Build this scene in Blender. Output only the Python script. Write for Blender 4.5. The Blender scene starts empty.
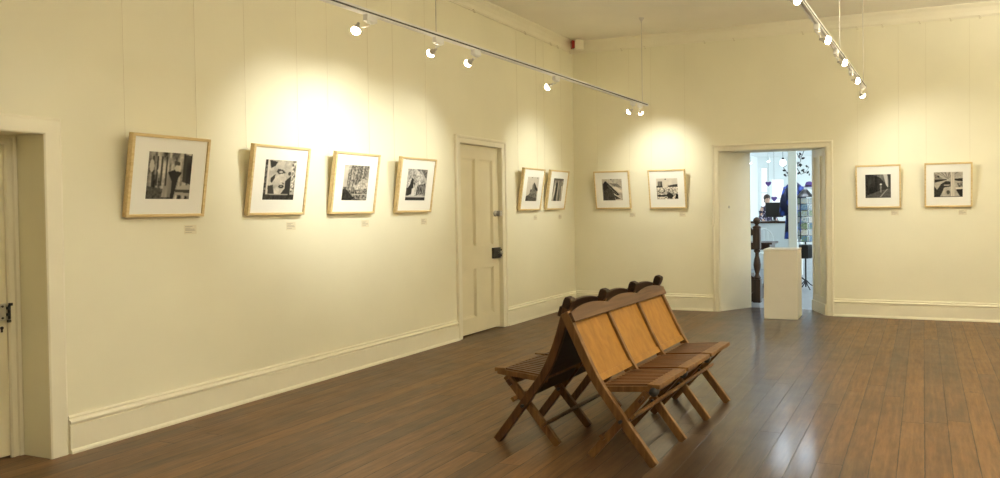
import bpy, bmesh, math, random
import numpy as np
from mathutils import Vector, Matrix
R = math.radians
random.seed(7)
sc = bpy.context.scene
COL = sc.collection

# ------------------------------------------------------------------ camera
CAM_H = 1.4
fwd = Vector((-0.3454310615, 0.9383015306, -0.0163590785))
rgt = Vector((0.9384300409, 0.3452778728, -0.0114999563))
upv = Vector((0.0051417988, 0.0193242928, 0.9998000458))
FPX, CX, CY = 738.99, 651.33, 219.57
cd = bpy.data.cameras.new('camera'); cam = bpy.data.objects.new('camera', cd); COL.objects.link(cam)
m = Matrix((rgt, upv, -fwd)).transposed().to_4x4(); m.translation = Vector((0, 0, CAM_H))
cam.matrix_world = m
cd.sensor_width = 36; cd.lens = FPX * 36 / 1000
cd.shift_x = (500 - CX) / 1000; cd.shift_y = (CY - 239) / 1000
cd.clip_start = 0.05; cd.clip_end = 200
sc.camera = cam
sc.view_settings.view_transform = 'Standard'; sc.view_settings.look = 'None'
sc.view_settings.exposure = 0.45; sc.view_settings.gamma = 1.0
sc.view_settings.use_curve_mapping = False

# ------------------------------------------------------------------ materials
def nt(name):
    mt = bpy.data.materials.new(name); mt.use_nodes = True
    n = mt.node_tree.nodes; l = mt.node_tree.links
    return mt, n, l, n['Principled BSDF']
def plain(name, col, rough=.5, metal=0, noise=0.0, nscale=8, bump=0.0, bscale=60, spec=None, emis=None, es=0, coat=0):
    mt, n, l, b = nt(name)
    b.inputs['Base Color'].default_value = (*col, 1); b.inputs['Roughness'].default_value = rough
    b.inputs['Metallic'].default_value = metal
    if spec is not None: b.inputs['Specular IOR Level'].default_value = spec
    if coat: b.inputs['Coat Weight'].default_value = coat
    tc = n.new('ShaderNodeTexCoord')
    if noise:
        t = n.new('ShaderNodeTexNoise'); t.inputs['Scale'].default_value = nscale; t.inputs['Detail'].default_value = 5
        l.new(tc.outputs['Object'], t.inputs['Vector'])
        r = n.new('ShaderNodeValToRGB')
        r.color_ramp.elements[0].position = .3; r.color_ramp.elements[1].position = .7
        r.color_ramp.elements[0].color = (*[c * (1 - noise) for c in col], 1)
        r.color_ramp.elements[1].color = (*[min(1, c * (1 + noise)) for c in col], 1)
        l.new(t.outputs['Fac'], r.inputs['Fac']); l.new(r.outputs['Color'], b.inputs['Base Color'])
    if bump:
        t = n.new('ShaderNodeTexNoise'); t.inputs['Scale'].default_value = bscale; t.inputs['Detail'].default_value = 3
        l.new(tc.outputs['Object'], t.inputs['Vector'])
        bp = n.new('ShaderNodeBump'); bp.inputs['Strength'].default_value = bump; bp.inputs['Distance'].default_value = .01
        l.new(t.outputs['Fac'], bp.inputs['Height']); l.new(bp.outputs['Normal'], b.inputs['Normal'])
    if emis:
        b.inputs['Emission Color'].default_value = (*emis, 1); b.inputs['Emission Strength'].default_value = es
    return mt
def wood(name, c1, c2, rough=.4, axis='Z', scale=14, stretch=.06, spec=.3):
    mt, n, l, b = nt(name)
    tc = n.new('ShaderNodeTexCoord'); mp = n.new('ShaderNodeMapping')
    s = [scale, scale, scale]; s['XYZ'.index(axis)] = scale * stretch
    mp.inputs['Scale'].default_value = s
    l.new(tc.outputs['Object'], mp.inputs['Vector'])
    t = n.new('ShaderNodeTexNoise'); t.inputs['Scale'].default_value = 2.5; t.inputs['Detail'].default_value = 7
    t.inputs['Distortion'].default_value = .7
    l.new(mp.outputs['Vector'], t.inputs['Vector'])
    r = n.new('ShaderNodeValToRGB'); r.color_ramp.elements[0].position = .3; r.color_ramp.elements[1].position = .72
    r.color_ramp.elements[0].color = (*c1, 1); r.color_ramp.elements[1].color = (*c2, 1)
    l.new(t.outputs['Fac'], r.inputs['Fac']); l.new(r.outputs['Color'], b.inputs['Base Color'])
    bp = n.new('ShaderNodeBump'); bp.inputs['Strength'].default_value = .15; bp.inputs['Distance'].default_value = .004
    l.new(t.outputs['Fac'], bp.inputs['Height']); l.new(bp.outputs['Normal'], b.inputs['Normal'])
    b.inputs['Roughness'].default_value = rough; b.inputs['Specular IOR Level'].default_value = spec
    return mt

WALLC = (.87, .84, .665)
M = {}
M['wall'] = plain('wall_paint', WALLC, .62, noise=.03, nscale=1.3, bump=.12, bscale=7, spec=.3)
M['ceil'] = plain('ceiling_paint', (.93, .90, .80), .8, noise=.02, nscale=2)
M['trim'] = plain('trim_gloss', (.88, .84, .68), .32, noise=.02, nscale=5, bump=.05, bscale=20)
M['door'] = plain('door_gloss', (.82, .76, .56), .34, noise=.03, nscale=4, bump=.05, bscale=14)
M['white_metal'] = plain('white_metal', (.78, .78, .76), .35)
M['grey_metal'] = plain('grey_metal', (.03, .028, .025), .6)
M['steel'] = plain('brushed_steel', (.55, .53, .50), .35, metal=1)
M['black'] = plain('black_enamel', (.015, .014, .013), .3)
M['dark'] = plain('dark_iron', (.03, .03, .032), .45)
M['frame'] = wood('pine_frame', (.66, .49, .24), (.82, .66, .37), .45, 'X', 20)
M['mat'] = plain('mount_card', (.95, .95, .90), .8, bump=.05, bscale=400)
M['card'] = plain('caption_card', (.80, .74, .55), .7)
M['ink'] = plain('caption_ink', (.50, .45, .34), .8)
M['wire'] = plain('hanging_wire', (.66, .60, .44), .5)
M['plinth'] = plain('plinth_paint', (.78, .755, .68), .5, noise=.015, nscale=6)
M['post'] = wood('bench_post', (.065, .029, .012), (.17, .080, .030), .38, 'Z', 16)
M['rail'] = wood('bench_rail', (.075, .038, .018), (.15, .078, .034), .42, 'Y', 14)
M['seat'] = wood('bench_seat', (.085, .036, .016), (.18, .082, .034), .36, 'X', 16)
M['ply'] = wood('bench_ply', (.27, .12, .018), (.40, .19, .030), .40, 'Z', 7, .25)
M['leg'] = wood('bench_leg', (.125, .058, .020), (.255, .132, .048), .42, 'Z', 14)
M['wood_shade'] = wood('dark_wood_and_shade', (.022, .011, .006), (.05, .026, .013), .45, 'Y', 14)  # dark wood of finials and panel backs; also shade painted on one top rail
M['red'] = plain('red_lens', (.30, .02, .015), .25)
M['shop_wall'] = plain('shop_wall_paint', (.80, .84, .83), .7)
M['shop_floor'] = plain('shop_floor', (.30, .32, .34), .35, noise=.1, nscale=3)
M['shop_white'] = plain('shop_white', (.78, .83, .82), .5)
M['walnut'] = wood('dark_walnut', (.035, .018, .011), (.085, .045, .025), .35, 'Z', 12)
M['purple'] = plain('purple_felt', (.14, .08, .30), .8)
M['skin'] = plain('skin', (.62, .40, .29), .5)
M['hair'] = plain('hair', (.05, .033, .022), .5)
M['bulb'] = plain('halogen_bulb', (1, .9, .75), .3, emis=(1, .80, .56), es=60)
M['panel'] = plain('panel_diffuser', (1, 1, 1), .5, emis=(.78, .89, 1), es=9)
M['globe'] = plain('lit_globe', (1, 1, 1), .3, emis=(1, .97, .9), es=6)

def robe_mat(name, base, spots, scale, lo, hi):
    mt, n, l, b = nt(name)
    tc = n.new('ShaderNodeTexCoord'); v = n.new('ShaderNodeTexVoronoi'); v.inputs['Scale'].default_value = scale
    l.new(tc.outputs['Object'], v.inputs['Vector'])
    r = n.new('ShaderNodeValToRGB'); r.color_ramp.elements[0].position = lo; r.color_ramp.elements[1].position = hi
    r.color_ramp.elements[0].color = (*spots, 1); r.color_ramp.elements[1].color = (*base, 1)
    l.new(v.outputs['Distance'], r.inputs['Fac']); l.new(r.outputs['Color'], b.inputs['Base Color'])
    b.inputs['Roughness'].default_value = .7
    return mt
M['robe'] = robe_mat('blue_robe', (.008, .012, .045), (.045, .11, .55), 6, .22, .45)
M['dress'] = robe_mat('patterned_dress', (.03, .025, .06), (.62, .55, .68), 16, .25, .4)

# floor boards
def floor_mat():
    mt, n, l, b = nt('floor_boards')
    tc = n.new('ShaderNodeTexCoord'); sep = n.new('ShaderNodeSeparateXYZ'); l.new(tc.outputs['Object'], sep.inputs[0])
    def mth(op, a, bb=None, c=None):
        x = n.new('ShaderNodeMath'); x.operation = op
        for i, v in enumerate((a, bb, c)):
            if v is None: continue
            if isinstance(v, (int, float)): x.inputs[i].default_value = v
            else: l.new(v, x.inputs[i])
        return x.outputs[0]
    xw = mth('DIVIDE', sep.outputs['X'], .138)
    bi = mth('FLOOR', xw)
    wn = n.new('ShaderNodeTexWhiteNoise'); wn.noise_dimensions = '1D'; l.new(bi, wn.inputs['W'])
    yo = mth('MULTIPLY_ADD', wn.outputs['Value'], 7.3, sep.outputs['Y'])
    yl = mth('DIVIDE', yo, 3.1)
    bj = mth('FLOOR', yl)
    cv = n.new('ShaderNodeCombineXYZ'); l.new(bi, cv.inputs[0]); l.new(bj, cv.inputs[1])
    w2 = n.new('ShaderNodeTexWhiteNoise'); w2.noise_dimensions = '3D'; l.new(cv.outputs[0], w2.inputs['Vector'])
    # grain
    mp = n.new('ShaderNodeMapping'); mp.inputs['Scale'].default_value = (26, 1.3, 1)
    add = n.new('ShaderNodeVectorMath'); add.operation = 'ADD'
    sc3 = n.new('ShaderNodeVectorMath'); sc3.operation = 'SCALE'; sc3.inputs['Scale'].default_value = 9
    l.new(w2.outputs['Color'], sc3.inputs[0]); l.new(tc.outputs['Object'], add.inputs[0]); l.new(sc3.outputs[0], add.inputs[1])
    l.new(add.outputs[0], mp.inputs['Vector'])
    g = n.new('ShaderNodeTexNoise'); g.inputs['Scale'].default_value = 1.0; g.inputs['Detail'].default_value = 8; g.inputs['Distortion'].default_value = .6
    l.new(mp.outputs[0], g.inputs['Vector'])
    big = n.new('ShaderNodeTexNoise'); big.inputs['Scale'].default_value = .8; big.inputs['Detail'].default_value = 4
    l.new(tc.outputs['Object'], big.inputs['Vector'])
    f1 = mth('MULTIPLY_ADD', g.outputs['Fac'], .55, 0.0)
    f2 = mth('MULTIPLY_ADD', w2.outputs['Value'], .24, mth('ADD', f1, .03))
    f3a = mth('MULTIPLY_ADD', big.outputs['Fac'], .45, f2)
    fine = n.new('ShaderNodeTexNoise'); fine.inputs['Scale'].default_value = 22; fine.inputs['Detail'].default_value = 9; fine.inputs['Roughness'].default_value = .7
    mpf = n.new('ShaderNodeMapping'); mpf.inputs['Scale'].default_value = (1.8, .22, 1); l.new(add.outputs[0], mpf.inputs['Vector']); l.new(mpf.outputs[0], fine.inputs['Vector'])
    f3 = mth('MULTIPLY_ADD', mth('SUBTRACT', fine.outputs['Fac'], .5), .8, f3a)
    vor = n.new('ShaderNodeTexVoronoi'); vor.inputs['Scale'].default_value = 2.6; l.new(tc.outputs['Object'], vor.inputs['Vector'])
    knot = n.new('ShaderNodeMapRange'); knot.inputs['From Min'].default_value = .012; knot.inputs['From Max'].default_value = .045; l.new(vor.outputs['Distance'], knot.inputs['Value'])
    r = n.new('ShaderNodeValToRGB'); e = r.color_ramp.elements
    e[0].position = .38; e[0].color = (.056, .026, .0105, 1)
    e[1].position = .95; e[1].color = (.235, .122, .044, 1)
    k = e.new(.62); k.color = (.120, .057, .020, 1)
    l.new(f3, r.inputs['Fac'])
    # gaps
    fx = mth('FRACT', xw); d1 = mth('MINIMUM', fx, mth('SUBTRACT', 1, fx))
    fy = mth('FRACT', yl); d2 = mth('MINIMUM', fy, mth('SUBTRACT', 1, fy))
    d1m = mth('MULTIPLY', d1, .138); d2m = mth('MULTIPLY', d2, 3.1)
    dmr = mth('MINIMUM', d1m, d2m)
    dm = mth('ADD', dmr, mth('MULTIPLY', mth('SUBTRACT', fine.outputs['Fac'], .42), .009))
    gap = n.new('ShaderNodeMapRange'); gap.inputs['From Min'].default_value = .0018; gap.inputs['From Max'].default_value = .0048
    l.new(dm, gap.inputs['Value'])
    mx = n.new('ShaderNodeMix'); mx.data_type = 'RGBA'
    mx.inputs['A'].default_value = (.02, .010, .006, 1)
    l.new(mth('MULTIPLY', gap.outputs[0], mth('MULTIPLY_ADD', knot.outputs[0], .75, .25)), mx.inputs['Factor']); l.new(r.outputs['Color'], mx.inputs['B'])
    # darker, greyer band running from the doorway past the bench
    px = mth('ABSOLUTE', mth('ADD', sep.outputs['X'], mth('MULTIPLY_ADD', sep.outputs['Y'], .12, .68)))
    jn = mth('MULTIPLY_ADD', big.outputs['Fac'], .9, px)
    pm = n.new('ShaderNodeMapRange'); pm.interpolation_type = 'SMOOTHSTEP'; pm.inputs['From Min'].default_value = .70; pm.inputs['From Max'].default_value = 1.5
    pm.inputs['To Min'].default_value = .72; pm.inputs['To Max'].default_value = 0
    l.new(jn, pm.inputs['Value'])
    hs = n.new('ShaderNodeHueSaturation'); hs.inputs['Saturation'].default_value = .55; hs.inputs['Value'].default_value = .30
    l.new(mx.outputs['Result'], hs.inputs['Color'])
    m2 = n.new('ShaderNodeMix'); m2.data_type = 'RGBA'; l.new(pm.outputs[0], m2.inputs['Factor']); l.new(mx.outputs['Result'], m2.inputs['A']); l.new(hs.outputs['Color'], m2.inputs['B'])
    l.new(m2.outputs['Result'], b.inputs['Base Color'])
    rr = n.new('ShaderNodeMapRange'); rr.inputs['To Min'].default_value = .30; rr.inputs['To Max'].default_value = .44
    rn = n.new('ShaderNodeTexNoise'); rn.inputs['Scale'].default_value = 5; rn.inputs['Detail'].default_value = 6
    l.new(tc.outputs['Object'], rn.inputs['Vector'])
    rm = mth('MULTIPLY_ADD', w2.outputs['Value'], .3, rn.outputs['Fac'])
    l.new(rm, rr.inputs['Value']); l.new(rr.outputs[0], b.inputs['Roughness'])
    h = mth('MULTIPLY_ADD', g.outputs['Fac'], .12, gap.outputs[0])
    # each board lies slightly off level
    h2 = mth('MULTIPLY_ADD', mth('MULTIPLY', mth('SUBTRACT', w2.outputs['Value'], .5), fx), .9, h)
    bp = n.new('ShaderNodeBump'); bp.inputs['Strength'].default_value = .45; bp.inputs['Distance'].default_value = .003
    l.new(h2, bp.inputs['Height']); l.new(bp.outputs['Normal'], b.inputs['Normal'])
    b.inputs['Specular IOR Level'].default_value = .34
    cw = n.new('ShaderNodeMapRange'); cw.inputs['From Max'].default_value = .72; cw.inputs['To Min'].default_value = .06; cw.inputs['To Max'].default_value = .55; l.new(pm.outputs[0], cw.inputs['Value']); l.new(cw.outputs[0], b.inputs['Coat Weight']); b.inputs['Coat Roughness'].default_value = .15; l.new(bp.outputs['Normal'], b.inputs['Coat Normal'])
    return mt
M['floor'] = floor_mat()

# ------------------------------------------------------------------ mesh helpers
def new_bm(): return bmesh.new()
def obj(name, bm, mat, parent=None, smooth=False, bevel=0, mats=None):
    bmesh.ops.recalc_face_normals(bm, faces=bm.faces[:])
    me = bpy.data.meshes.new(name); bm.to_mesh(me); bm.free()
    for mm in (mats or [mat]): me.materials.append(mm)
    if smooth:
        for p in me.polygons: p.use_smooth = True
    o = bpy.data.objects.new(name, me); COL.objects.link(o)
    if parent: o.parent = parent
    if bevel:
        b = o.modifiers.new('bevel', 'BEVEL'); b.width = bevel; b.segments = 2; b.limit_method = 'ANGLE'; b.angle_limit = R(40)
        if smooth is False:
            for p in me.polygons: p.use_smooth = False
    return o
def thing(name, label, cat, loc=(0, 0, 0), rotz=0, group=None):
    o = bpy.data.objects.new(name, None); COL.objects.link(o); o.empty_display_size = .1
    o.location = loc; o.rotation_euler = (0, 0, rotz); o['label'] = label; o['category'] = cat
    if group: o['group'] = group
    return o
def tag(o, label, cat, group=None):
    o['label'] = label; o['category'] = cat
    if group: o['group'] = group
    return o
def struct(o): o['kind'] = 'structure'; return o
def relabel(o, label): o['label'] = label
def copy_tree(o, parent=None):
    c = o.copy(); COL.objects.link(c)
    if parent: c.parent = parent
    for ch in [x for x in bpy.data.objects if x.parent == o and x != c]: copy_tree(ch, c)
    return c
def box(bm, x0, x1, y0, y1, z0, z1, mi=0):
    v = [bm.verts.new((x, y, z)) for x in (x0, x1) for y in (y0, y1) for z in (z0, z1)]
    for q in ((0, 1, 3, 2), (4, 6, 7, 5), (0, 4, 5, 1), (2, 3, 7, 6), (0, 2, 6, 4), (1, 5, 7, 3)):
        f = bm.faces.new([v[i] for i in q]); f.material_index = mi
def bar(bm, a, b, w, t, ref=(0, 1, 0), w2=None):
    """rectangular bar a->b: t along ref, w across it"""
    a = Vector(a); b = Vector(b); d = (b - a).normalized(); r = Vector(ref); r = (r - r.dot(d) * d).normalized(); s = d.cross(r)
    w2 = w2 or w; v = []
    for p, ww in ((a, w), (b, w2)):
        for i, j in ((-1, -1), (1, -1), (1, 1), (-1, 1)):
            v.append(bm.verts.new(p + s * i * ww / 2 + r * j * t / 2))
    for q in ((3, 2, 1, 0), (4, 5, 6, 7), (0, 1, 5, 4), (1, 2, 6, 5), (2, 3, 7, 6), (3, 0, 4, 7)): bm.faces.new([v[i] for i in q])
def sweep(bm, pts, ws, t, ref=Vector((0, 1, 0))):
    """curved plank in the plane normal to ref; ws = widths along"""
    rings = []
    for i, p in enumerate(pts):
        p = Vector(p); a = Vector(pts[max(0, i - 1)]); b = Vector(pts[min(len(pts) - 1, i + 1)])
        d = (b - a).normalized(); s = d.cross(ref).normalized()
        rings.append([bm.verts.new(p + s * i2 * ws[i] / 2 + ref * j * t / 2) for i2, j in ((-1, -1), (1, -1), (1, 1), (-1, 1))])
    for r0, r1 in zip(rings, rings[1:]):
        for k in range(4): bm.faces.new((r0[k], r0[(k + 1) % 4], r1[(k + 1) % 4], r1[k]))
    bm.faces.new(rings[0][::-1]); bm.faces.new(rings[-1])
def tube(bm, pts, r, n=8, r2=None):
    pts = [Vector(p) for p in pts]; rings = []; N = len(pts)
    for i, p in enumerate(pts):
        d = (pts[min(N - 1, i + 1)] - pts[max(0, i - 1)]).normalized()
        ref = Vector((0, 0, 1)) if abs(d.z) < .9 else Vector((1, 0, 0))
        s = d.cross(ref).normalized(); u = s.cross(d)
        rr = r if r2 is None else r + (r2 - r) * i / (N - 1)
        rings.append([bm.verts.new(p + (s * math.cos(2 * math.pi * k / n) + u * math.sin(2 * math.pi * k / n)) * rr) for k in range(n)])
    for r0, r1 in zip(rings, rings[1:]):
        for k in range(n): bm.faces.new((r0[k], r0[(k + 1) % n], r1[(k + 1) % n], r1[k]))
    bm.faces.new(rings[0][::-1]); bm.faces.new(rings[-1])
def lathe(bm, prof, n=20, c=(0, 0, 0), axis=None, squash=(1, 1)):
    """prof: list of (r, z); axis: Matrix to orient"""
    mat = axis or Matrix.Identity(3); c = Vector(c); rings = []
    for r, z in prof:
        rings.append([bm.verts.new(c + mat @ Vector((max(r, 1e-4) * math.cos(2 * math.pi * k / n) * squash[0], max(r, 1e-4) * math.sin(2 * math.pi * k / n) * squash[1], z))) for k in range(n)])
    for r0, r1 in zip(rings, rings[1:]):
        for k in range(n): bm.faces.new((r0[k], r0[(k + 1) % n], r1[(k + 1) % n], r1[k]))
    bm.faces.new(rings[0][::-1]); bm.faces.new(rings[-1])
def ball(bm, c, r, seg=14, sq=(1, 1, 1), rot=None):
    mt = Matrix.Translation(c) @ (rot.to_4x4() if rot else Matrix.Identity(4)) @ Matrix.Diagonal((r * sq[0], r * sq[1], r * sq[2], 1))
    bmesh.ops.create_uvsphere(bm, u_segments=seg, v_segments=seg // 2 + 1, radius=1, matrix=mt)
def panel_wall(bm, s0, s1, z0, z1, t0, t1, holes, put, back_map=None):
    """plate spanning s,z from depth t0 (front) to t1 (back) with rectangular holes; put(s,t,z)->Vector"""
    S = sorted({s0, s1} | {h[0] for h in holes} | {h[1] for h in holes}); Z = sorted({z0, z1} | {h[2] for h in holes} | {h[3] for h in holes})
    bk = back_map or {}
    cache = {}
    def V(i, j, k):
        if (i, j, k) not in cache:
            s = S[i]; cache[(i, j, k)] = bm.verts.new(put(s if k == 0 else bk.get(s, s), t0 if k == 0 else t1, Z[j]))
        return cache[(i, j, k)]
    def full(i, j):
        if i < 0 or j < 0 or i >= len(S) - 1 or j >= len(Z) - 1: return False
        a = (S[i] + S[i + 1]) / 2; b = (Z[j] + Z[j + 1]) / 2
        return not any(h[0] < a < h[1] and h[2] < b < h[3] for h in holes)
    for i in range(len(S) - 1):
        for j in range(len(Z) - 1):
            if not full(i, j): continue
            bm.faces.new((V(i, j, 0), V(i + 1, j, 0), V(i + 1, j + 1, 0), V(i, j + 1, 0)))
            bm.faces.new((V(i, j, 1), V(i, j + 1, 1), V(i + 1, j + 1, 1), V(i + 1, j, 1)))
            for di, dj, a, b in ((-1, 0, (i, j), (i, j + 1)), (1, 0, (i + 1, j), (i + 1, j + 1)), (0, -1, (i, j), (i + 1, j)), (0, 1, (i, j + 1), (i + 1, j + 1))):
                if not full(i + di, j + dj): bm.faces.new((V(*a, 0), V(*b, 0), V(*b, 1), V(*a, 1)))
def profile_run(bm, prof, paths):
    """prof point k has its own polyline paths[k]; joins them into a moulding"""
    rows = [[bm.verts.new(p) for p in path] for path in paths]
    n = len(rows); L = len(rows[0])
    for k in range(n):
        a = rows[k]; b = rows[(k + 1) % n]
        for i in range(L - 1): bm.faces.new((a[i], a[i + 1], b[i + 1], b[i]))
    bm.faces.new([r[0] for r in rows]); bm.faces.new([r[-1] for r in rows][::-1])
def casing(bm, prof, s0, s1, z1, put):
    profile_run(bm, prof, [[put(s0 - a, -b, 0), put(s0 - a, -b, z1 + a), put(s1 + a, -b, z1 + a), put(s1 + a, -b, 0)] for a, b in prof])
def straight(bm, prof, s0, s1, put):
    profile_run(bm, prof, [[put(s0, -b, z), put(s1, -b, z)] for z, b in prof])

# ------------------------------------------------------------------ room
XL, YB, XR, YF, HC, CEIL = -4.696, 9.567, 2.3, -2.2, 3.606, 3.76
WT = .5
PL = lambda s, t, z: Vector((XL - t, s, z))        # left wall: s=y, t into wall (so -b = out of wall)
PB = lambda s, t, z: Vector((s, YB + t, z))
PR = lambda s, t, z: Vector((XR + t, s, z))
PF = lambda s, t, z: Vector((s, YF - t, z))

bm = new_bm(); v = [bm.verts.new(p) for p in ((XL - .6, YF - .3, 0), (XR + .3, YF - .3, 0), (XR + .3, YB + WT + .002, 0), (XL - .6, YB + WT + .002, 0))]; bm.faces.new(v)
r = bmesh.ops.extrude_face_region(bm, geom=bm.faces[:]); bmesh.ops.translate(bm, vec=(0, 0, -.12), verts=[x for x in r['geom'] if isinstance(x, bmesh.types.BMVert)])
struct(obj('floor', bm, M['floor']))
bm = new_bm(); box(bm, XL - .3, XR + .3, YF - .3, YB + WT, CEIL, CEIL + .12); struct(obj('ceiling', bm, M['ceil']))

D1 = (1.88, 2.757, 0, 1.86)
D2 = (6.775, 7.615, 0, 2.125)
bm = new_bm(); panel_wall(bm, YF, YB, 0, CEIL, 0, .34, [D1, D2], PL); struct(obj('wall_left', bm, M['wall']))
D3 = (-2.562, -1.152, 0, 2.14)
bm = new_bm(); panel_wall(bm, XL - .65, XR + .3, 0, CEIL, 0, WT, [D3], PB, {-2.562: -2.247, -1.152: -1.392}); struct(obj('wall_back', bm, M['wall']))
bm = new_bm(); panel_wall(bm, YF, YB, 0, CEIL, 0, .3, [], PR); struct(obj('wall_right', bm, M['wall']))
bm = new_bm(); panel_wall(bm, XL - .34, XR + .3, 0, CEIL, 0, .3, [], PF); struct(obj('wall_front', bm, M['wall']))

BASE = [(0, 0), (0, .036), (.012, .036), (.022, .03), (.026, .024), (.162, .024), (.166, .019), (.172, .019), (.176, .030), (.186, .031), (.193, .024), (.197, .014), (.204, .012), (.212, .016), (.219, .012), (.222, 0)]
for nm, put, segs in (('left', PL, [(YF, 1.795), (2.85, 6.687), (7.703, YB - .001)]), ('back', PB, [(XL + .001, -2.648), (-1.066, XR)]), ('right', PR, [(YF, YB)]), ('front', PF, [(XL, XR)])):
    bm = new_bm()
    for a, b in segs: straight(bm, BASE, a, b, put)
    struct(obj('baseboard_' + nm, bm, M['trim']))
COR = [(HC, 0), (HC, .014), (HC + .012, .018), (HC + .018, .022), (HC + .06, .028), (HC + .105, .045), (HC + .13, .066), (HC + .138, .074), (CEIL, .078), (CEIL, 0)]
k = 1
for put, a, b in ((PL, YF, YB), (PB, XL, XR), (PR, YF, YB), (PF, XL, XR)):
    bm = new_bm(); straight(bm, COR, a, b, put); struct(obj('trim_%d' % k, bm, M['trim'])); k += 1
# casings
CAS = [(-.004, 0), (-.004, .014), (.006, .02), (.05, .02), (.056, .03), (.072, .034), (.083, .026), (.086, 0)]
bm = new_bm(); casing(bm, [(-.004, 0), (-.004, .012), (.004, .017), (.078, .017), (.09, .01), (.092, 0)], D1[0], D1[1], D1[3], PL); struct(obj('trim_5', bm, M['trim']))
bm = new_bm(); casing(bm, CAS, D2[0], D2[1], D2[3], PL); struct(obj('trim_6', bm, M['trim']))
bm = new_bm(); casing(bm, CAS, D3[0], D3[1], D3[3], PB); struct(obj('trim_7', bm, M['trim']))
# inner casing of the left door, set back in its reveal
bm = new_bm()
casing(bm, [(-.056, 0), (-.056, .012), (-.050, .02), (-.04, .02), (-.036, .014), (-.022, .014), (-.016, .024), (-.002, .028), (-.002, 0)], D1[0], D1[1], D1[3], lambda s, t, z: Vector((XL - .26 - t, s, z)))
struct(obj('trim_8', bm, M['trim']))

# right jamb lining of the doorway: panelled boards following the splay
def splay(bm, A, B, z1, holes, th=.012):
    A = Vector(A); B = Vector(B); d = (B - A); L = d.length; d.normalize(); nrm = Vector((d.y, -d.x, 0))
    if nrm.dot(Vector((-1.85, 9.8, 0)) - A) < 0: nrm = -nrm
    put = lambda s, t, z: A + d * s - nrm * t + Vector((0, 0, z))
    panel_wall(bm, 0.004, L - .004, 0.002, z1, -th, 0, [(h[0] * L, h[1] * L, h[2], h[3]) for h in holes], put)
    return put, L
bm = new_bm()
put, L = splay(bm, (D3[1], YB, 0), (-1.392, YB + WT, 0), 2.135, [(.16, .40, .22, 2.04), (.58, .86, .22, 2.04)])
for h in ((.16, .40), (.58, .86)):
    pass
panel_wall(bm, 0.004, L - .004, .002, .14, -.028, -.012, [], put)
struct(obj('trim_9', bm, M['trim']))
bm = new_bm(); put, L = splay(bm, (D3[0], YB, 0), (-2.247, YB + WT, 0), 2.135, [], .010); o = struct(obj('trim_10', bm, M['trim']))
bm = new_bm(); 
strike = put(L * .45, -.011, 1.40)
bm = new_bm(); ball(bm, put(L * .30, -.012, 1.395), .02, 12, (.5, .5, 1)); 
o = obj('wall_hook', bm, M['steel'], smooth=True); tag(o, 'small metal strike plate on the pale left jamb of the open doorway', 'strike plate')

# unseen black panel added behind the side doors to keep sky light out
bm = new_bm(); box(bm, XL - .40, XL - .34, 1.5, 8.1, 0, 2.6); struct(obj('light_block_doors', bm, M['black']))
# door leaves
bm = new_bm()
PD = lambda s, t, z: Vector((XL - .040 - t, s, z))
holes = [(6.862, 7.132, .985, 1.97), (7.222, 7.492, .985, 1.97), (6.862, 7.132, .19, .737), (7.222, 7.492, .19, .737)]
panel_wall(bm, D2[0] + .004, D2[1] - .004, .016, D2[3] - .004, 0, .022, holes, PD)
panel_wall(bm, D2[0] + .004, D2[1] - .004, .016, D2[3] - .004, .0225, .045, [], PD)
for h in holes:
    for g, dd in ((.0, .007), (.014, .015)):
        s0, s1, z0, z1 = h[0] + g, h[1] - g, h[2] + g, h[3] - g
        w = .009
        panel_wall(bm, s0, s1, z0, z1, dd, .0223, [(s0 + w, s1 - w, z0 + w, z1 - w)], PD)
d2 = struct(obj('door_2', bm, M['door']))
bm = new_bm(); box(bm, XL - .045, XL - .008, 7.455, 7.60, .825, .95); box(bm, XL - .044, XL + .003, 7.602, 7.63, .845, .93)
o = obj('rim_lock', bm, M['black'], d2, bevel=.004); o['label'] = 'black iron rim lock'
bm = new_bm(); ax = Matrix.Rotation(R(90), 3, 'Y'); lathe(bm, [(.010, 0), (.008, .02), (.012, .026), (.022, .034), (.024, .045), (.018, .055), (.004, .058)], 16, (XL - .008, 7.545, .89), ax)
k_ = obj('knob', bm, M['steel'], o, smooth=True); k_['label'] = 'small bright door knob'
bm = new_bm(); lathe(bm, [(.034, 0), (.036, .012), (.030, .022), (.012, .024), (.012, .03), (.003, .031)], 20, (XL - .046, 7.535, 1.35), ax); box(bm, XL - .044, XL + .010, 7.572, 7.625, 1.318, 1.382)
o = obj('night_latch', bm, M['steel'], d2, smooth=False, bevel=.003); o['label'] = 'round pale metal night latch'
bm = new_bm(); lathe(bm, [(.008, 0), (.008, .003), (.001, .0032)], 10, (XL - .018, 7.535, 1.345), ax); k_ = obj('keyhole', bm, M['black'], o)

bm = new_bm(); PD1 = lambda s, t, z: Vector((XL - .262 - t, s, z))
holes = [(2.0, 2.26, .9, 1.62), (2.34, 2.6, .9, 1.62), (2.0, 2.26, .16, .68), (2.34, 2.6, .16, .68)]
panel_wall(bm, D1[0] + .02, D1[1] - .02, .012, D1[3] - .02, 0, .012, holes, PD1); panel_wall(bm, D1[0] + .02, D1[1] - .02, .012, D1[3] - .02, .0125, .04, [], PD1)
d1 = struct(obj('door_1', bm, M['door']))
bm = new_bm(); box(bm, XL - .262, XL - .244, 2.55, 2.692, .795, .892)
lk = obj('rim_lock', bm, M['steel'], d1, bevel=.003); lk['label'] = 'worn metal rim lock'
bm = new_bm()
for zz, yy in ((.79, 2.692), (.865, 2.690), (.885, 2.702), (.828, 2.690)): box(bm, XL - .247, XL - .232, yy, yy + .016, zz - .008, zz + .008)
box(bm, XL - .249, XL - .230, 2.700, 2.706, .80, .88)
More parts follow.
